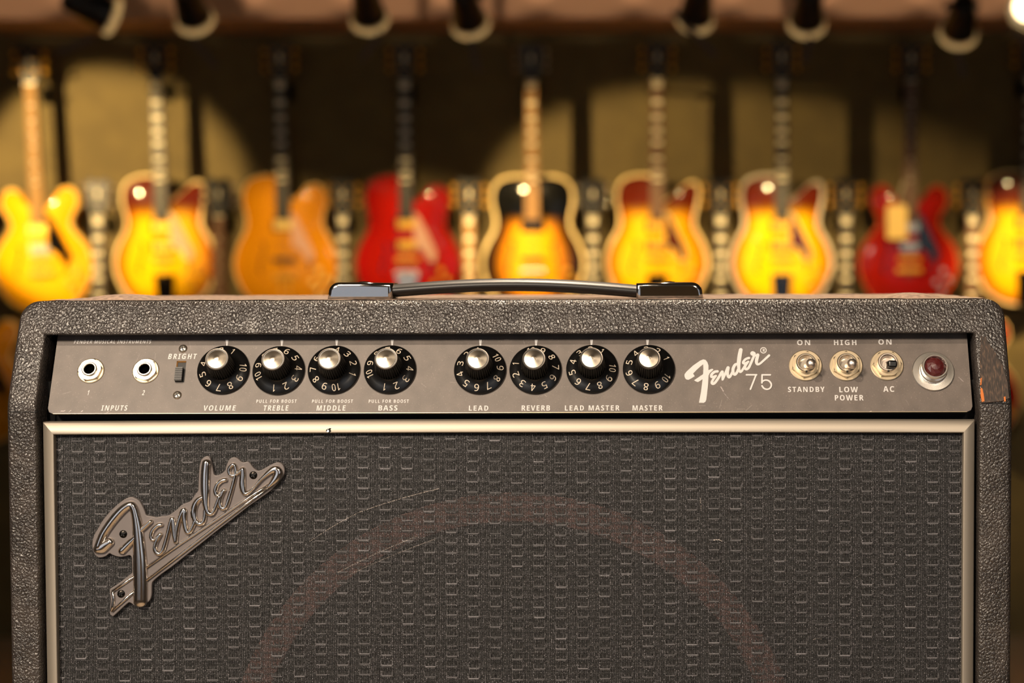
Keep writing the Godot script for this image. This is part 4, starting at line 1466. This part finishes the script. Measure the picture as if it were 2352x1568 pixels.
func build_lamps() -> void:
	var gz := GUITAR_Z
	track_lamp(225, 25, P(1500, 560, gz), 8.6, 18.0, 0.35, "black spotlight nearest the left edge, pale ring on its left side", [215, 88, 130, 122])
	track_lamp(440, 22, P(650, 610, gz), 2.7, 17.0, 0.9, "black spotlight above the sunburst archtop with pale pickguard", [440, 85, 495, 155])
	track_lamp(845, 20, P(940, 600, gz), 3.2, 17.0, 0.95, "black spotlight above and left of the red archtop", [875, 75, 830, 140])
	track_lamp(1075, 32, P(1225, 610, gz), 3.6, 16.0, 0.9, "black spotlight between the red and the tobacco-sunburst archtops", [1082, 90, 1098, 165])
	track_lamp(1600, 20, P(1510, 620, gz), 3.2, 16.0, 0.9, "black spotlight with a long pale rod near the picture's middle right", [1545, 25, 1645, 130])
	track_lamp(1855, 30, P(1795, 620, gz), 5.0, 16.0, 0.9, "black spotlight above the archtop with pale grey binding", [1862, 85, 1848, 145])
	track_lamp(2205, 55, P(2085, 600, gz), 1.6, 16.0, 0.9, "black spotlight above and right of the red double-cutaway guitar", [2200, 115, 2215, 180])
	track_lamp(60, -120, P(110, 610, gz), 1.4, 13.0, 0.8, "unseen spotlight above the top left corner, placed to light the blonde guitar", [])  # out of view, lights the blonde guitar
	track_lamp(310, -120, P(380, 610, gz), 1.2, 13.0, 0.8, "unseen spotlight placed to light the pale-guard sunburst archtop from above", [])  # out of view above the frame, lights the second guitar
	track_lamp(2362, 15, P(2250, 700, -2.0), 3.0, 24.0, 0.6, "lit spotlight facing the camera at the top right corner", [2320, 60, 2365, 105])
	track_lamp(-760, 20, P(175, 420, gz), 11.0, 15.5, 0.35, "unseen spotlight past the left edge, placed to light the blonde guitar and wall", [], -4.0)  # unseen, placed to light the left part of the wall
	track_lamp(2620, 20, P(2340, 620, gz), 6.0, 13.0, 0.6, "unseen spotlight past the right edge, placed to light the amber archtop", [])  # unseen, placed to light the guitar at the right edge
	# added small spots, out of view, that brighten the face of the bulkhead
	for k in 13:
		unseen_ceiling_spot(Vector3(-2.75 + k * 0.36, 2.50, -3.2), Vector3(-2.75 + k * 0.36, 2.765, -5.52), 2.0, 9.0, Color(1.0, 0.87, 0.72), "one of the added small spotlights out of view, lighting the bulkhead", 0.02, 0.3)
	# the track
	var a := P(-400, 0, -4.48)
	var b := P(2700, 0, -4.48)
	var tr := thing("lighting_track", "black track on the ceiling that carries the spotlights", "track", Vector3(0, 2.86, -4.48))
	obj("rail", box(Vector3(a.x, 0, -0.018), Vector3(b.x, 0.04, 0.018)), M.lamp_black, tr)
	obj("end_cap", box(Vector3(b.x, -0.002, -0.02), Vector3(b.x + 0.02, 0.04, 0.02)), M.lamp_black, tr)

func unseen_ceiling_spot(at: Vector3, target: Vector3, energy: float, angle: float, color: Color, label: String, size := 0.03, soft := 0.7) -> void:  # a lamp out of view, placed for the light it casts
	var t := thing("unseen_ceiling_spotlight", label, "spotlight", at, "unseen ceiling spotlights placed for their light")
	var dir := (target - at).normalized()
	var b := Basis.looking_at(dir, Vector3.UP if absf(dir.y) < 0.95 else Vector3.BACK)
	obj("can", lathe([[0.0, 0.12], [0.045, 0.11], [0.05, 0.0], [0.056, -0.03], [0.053, -0.03], [0.047, 0.0], [0.0, 0.012]], 32), M.lamp_black, t, Transform3D(b, Vector3()))
	obj("bulb_face", lathe([[0.046, -0.004], [0.03, -0.012], [0.0, -0.015]], 28, 0, 0.0, false), glow(color, 5.0), t, Transform3D(b, Vector3()))
	obj("stem", tube([Vector3(0, 0.03, 0), Vector3(0, 2.9 - at.y, 0)], 0.012, 0.012, Vector3.RIGHT, 10), M.lamp_black, t)
	var s := SpotLight3D.new()
	s.name = "spot"
	t.add_child(s, true)
	s.transform = Transform3D(b, dir * 0.05)
	s.light_color = color
	s.light_energy = energy
	s.spot_angle = angle
	s.spot_angle_attenuation = soft
	s.spot_range = 20.0
	s.spot_attenuation = 2.0
	s.light_size = size
	s.shadow_enabled = true

# An unseen wide lamp placed to light the amplifier: shallow dish, glowing front, soft cone.
func unseen_floodlight(at: Vector3, target: Vector3, energy: float, radius: float, label: String) -> void:
	var c := Color(1.0, 0.92, 0.82)
	var t := thing("unseen_floodlight", label, "unseen_floodlight", at, "unseen floodlights placed to light the amplifier")
	var dir := (target - at).normalized()
	var b := Basis.looking_at(dir, Vector3.UP)
	var r := radius
	obj("dish", lathe([[0.0, 0.10], [r * 0.5, 0.09], [r * 0.95, 0.02], [r * 1.06, -0.03], [r * 1.03, -0.03], [r * 0.93, 0.02], [0.0, 0.03]], 48), M.lamp_black, t, Transform3D(b, Vector3()))
	obj("frosted_front", lathe([[r * 1.0, 0.0], [r * 0.6, -0.012], [0.0, -0.016]], 48, 0, 0.0, false), glow(c, 5.0), t, Transform3D(b, Vector3()))
	obj("stem", tube([Vector3(0, 0.04, 0.06), Vector3(0, 2.9 - at.y, 0.06)], 0.012, 0.012, Vector3.RIGHT, 10), M.lamp_black, t)
	var l := SpotLight3D.new()
	l.name = "spot"
	t.add_child(l, true)
	l.transform = Transform3D(b, dir * (r * 0.9 + 0.03))
	l.light_color = c
	l.light_energy = energy
	l.spot_angle = 26.0
	l.spot_angle_attenuation = 0.8
	l.spot_range = 20.0
	l.spot_attenuation = 2.0
	l.light_size = r * 0.9
	l.shadow_enabled = true

# ------------------------------------------------------------------ room
func build_room() -> void:
	var wz := GUITAR_Z - 0.16
	var x0 := -4.6
	var x1 := 3.4
	var zf := 3.6
	structure("floor", box(Vector3(x0, -0.1, wz), Vector3(x1, 0, zf)), M.floor, Vector3())
	structure("ceiling", box(Vector3(x0, 2.9, wz - 0.1), Vector3(x1, 3.0, zf + 0.1)), M.ceiling, Vector3())
	structure("wall_back", box(Vector3(x0, 0, wz - 0.1), Vector3(x1, 2.9, wz)), M.wall, Vector3())
	structure("wall_left", box(Vector3(x0 - 0.1, 0, wz), Vector3(x0, 2.9, zf)), M.side_wall, Vector3())
	structure("wall_right", box(Vector3(x1, 0, wz), Vector3(x1 + 0.1, 2.9, zf)), M.side_wall, Vector3())
	# bulkhead along the top of the guitar wall
	var sz := wz + 0.42
	var sb := P(1200, 42, sz).y
	structure("trim_1", box(Vector3(x0, sb, wz), Vector3(x1, 2.9, sz)), M.soffit, Vector3())
	# front wall with two unseen windows, the right one added to brighten chrome
	var wy0 := 0.7
	var wy1 := 2.5
	var spans := [[-3.3, -0.5], [0.75, 2.9]]
	var st := begin()
	add_box(st, Vector3(x0, 0, zf), Vector3(x1, wy0, zf + 0.1))
	add_box(st, Vector3(x0, wy1, zf), Vector3(x1, 2.9, zf + 0.1))
	add_box(st, Vector3(x0, wy0, zf), Vector3(spans[0][0], wy1, zf + 0.1))
	add_box(st, Vector3(spans[0][1], wy0, zf), Vector3(spans[1][0], wy1, zf + 0.1))
	add_box(st, Vector3(spans[1][1], wy0, zf), Vector3(x1, wy1, zf + 0.1))
	structure("wall_front", finish(st), M.side_wall, Vector3())
	var glass := mat(Color(1, 1, 1, 0.06), 0.02)
	glass.transparency = BaseMaterial3D.TRANSPARENCY_ALPHA
	var f := 0.05
	var n := 1
	for w in spans:
		var a: float = w[0]
		var b: float = w[1]
		st = begin()
		add_box(st, Vector3(a, wy0, zf + 0.02), Vector3(a + f, wy1, zf + 0.08))
		add_box(st, Vector3(b - f, wy0, zf + 0.02), Vector3(b, wy1, zf + 0.08))
		add_box(st, Vector3(a, wy0, zf + 0.02), Vector3(b, wy0 + f, zf + 0.08))
		add_box(st, Vector3(a, wy1 - f, zf + 0.02), Vector3(b, wy1, zf + 0.08))
		add_box(st, Vector3((a + b) / 2 - f / 2, wy0, zf + 0.02), Vector3((a + b) / 2 + f / 2, wy1, zf + 0.08))
		var win := structure("unseen_window_%d" % n, finish(st), M.lamp_black, Vector3())
		obj("pane", box(Vector3(a + f, wy0 + f, zf + 0.045), Vector3((a + b) / 2 - f / 2, wy1 - f, zf + 0.05)), glass, win)
		obj("pane", box(Vector3((a + b) / 2 + f / 2, wy0 + f, zf + 0.045), Vector3(b - f, wy1 - f, zf + 0.05)), glass, win)
		n += 1

func _ready() -> void:
	# camera
	cam_basis = Basis(Vector3.RIGHT, deg_to_rad(PITCH)) * Basis(Vector3.BACK, deg_to_rad(ROLL))
	V = Vector3(0, cos(deg_to_rad(SLOPE)), -sin(deg_to_rad(SLOPE)))
	N = Vector3(0, sin(deg_to_rad(SLOPE)), cos(deg_to_rad(SLOPE)))
	var cam := Camera3D.new()
	cam.name = "camera"
	add_child(cam)
	var at := CameraAttributesPhysical.new()
	at.frustum_focal_length = 61.0
	at.frustum_focus_distance = 1.235
	at.frustum_near = 0.05
	at.frustum_far = 60.0
	at.exposure_aperture = 61.0 / 11.5
	cam.attributes = at
	cam.transform = Transform3D(cam_basis, EYE)
	cam.set_frustum(2.0 * 0.05 * 784.0 / F, Vector2(0.05 * (1176.0 - CX) / F, 0.0), 0.05, 60.0)
	cam.current = true
	# daylight outside the shop window
	var we := WorldEnvironment.new()
	we.name = "environment"
	var env := Environment.new()
	env.background_mode = Environment.BG_COLOR
	env.background_color = Color(0.92, 0.95, 1.0)
	env.background_energy_multiplier = 1.0
	env.tonemap_mode = Environment.TONE_MAPPER_LINEAR
	env.tonemap_exposure = 1.0
	env.sdfgi_enabled = true
	env.ssao_enabled = true
	env.ssil_enabled = true
	we.environment = env
	add_child(we)
	make_materials()
	# unseen ceiling spots and soft lamps, placed to light amplifier and floor
	unseen_ceiling_spot(Vector3(-0.55, 2.72, 1.35), Vector3(-0.2, 1.35, 0.0), 2.2, 34.0, Color(1.0, 0.91, 0.80), "unseen ceiling spotlight placed to light the amplifier from the front left")
	unseen_ceiling_spot(Vector3(-0.10, 2.72, -0.85), Vector3(-0.10, 1.46, -0.10), 2.8, 24.0, Color(1.0, 0.90, 0.78), "unseen ceiling spotlight above the amplifier, placed to light its top")
	unseen_ceiling_spot(Vector3(-0.25, 2.72, 1.70), Vector3(-0.25, 0.0, 1.15), 6.5, 32.0, Color(1.0, 0.91, 0.80), "unseen ceiling spotlight placed to light the floor before the amplifier")
	unseen_floodlight(Vector3(-1.20, 2.62, 2.25), Vector3(-0.28, 1.32, 0.0), 8.0, 0.2, "unseen soft lamp behind the camera, on the left, placed to light the amplifier")
	unseen_floodlight(Vector3(0.80, 2.62, 2.45), Vector3(-0.28, 1.32, 0.0), 1.9, 0.2, "unseen soft lamp behind the camera, on the right, placed to light the amplifier")
	build_room()
	build_amp()
	build_guitars()
	build_lamps()
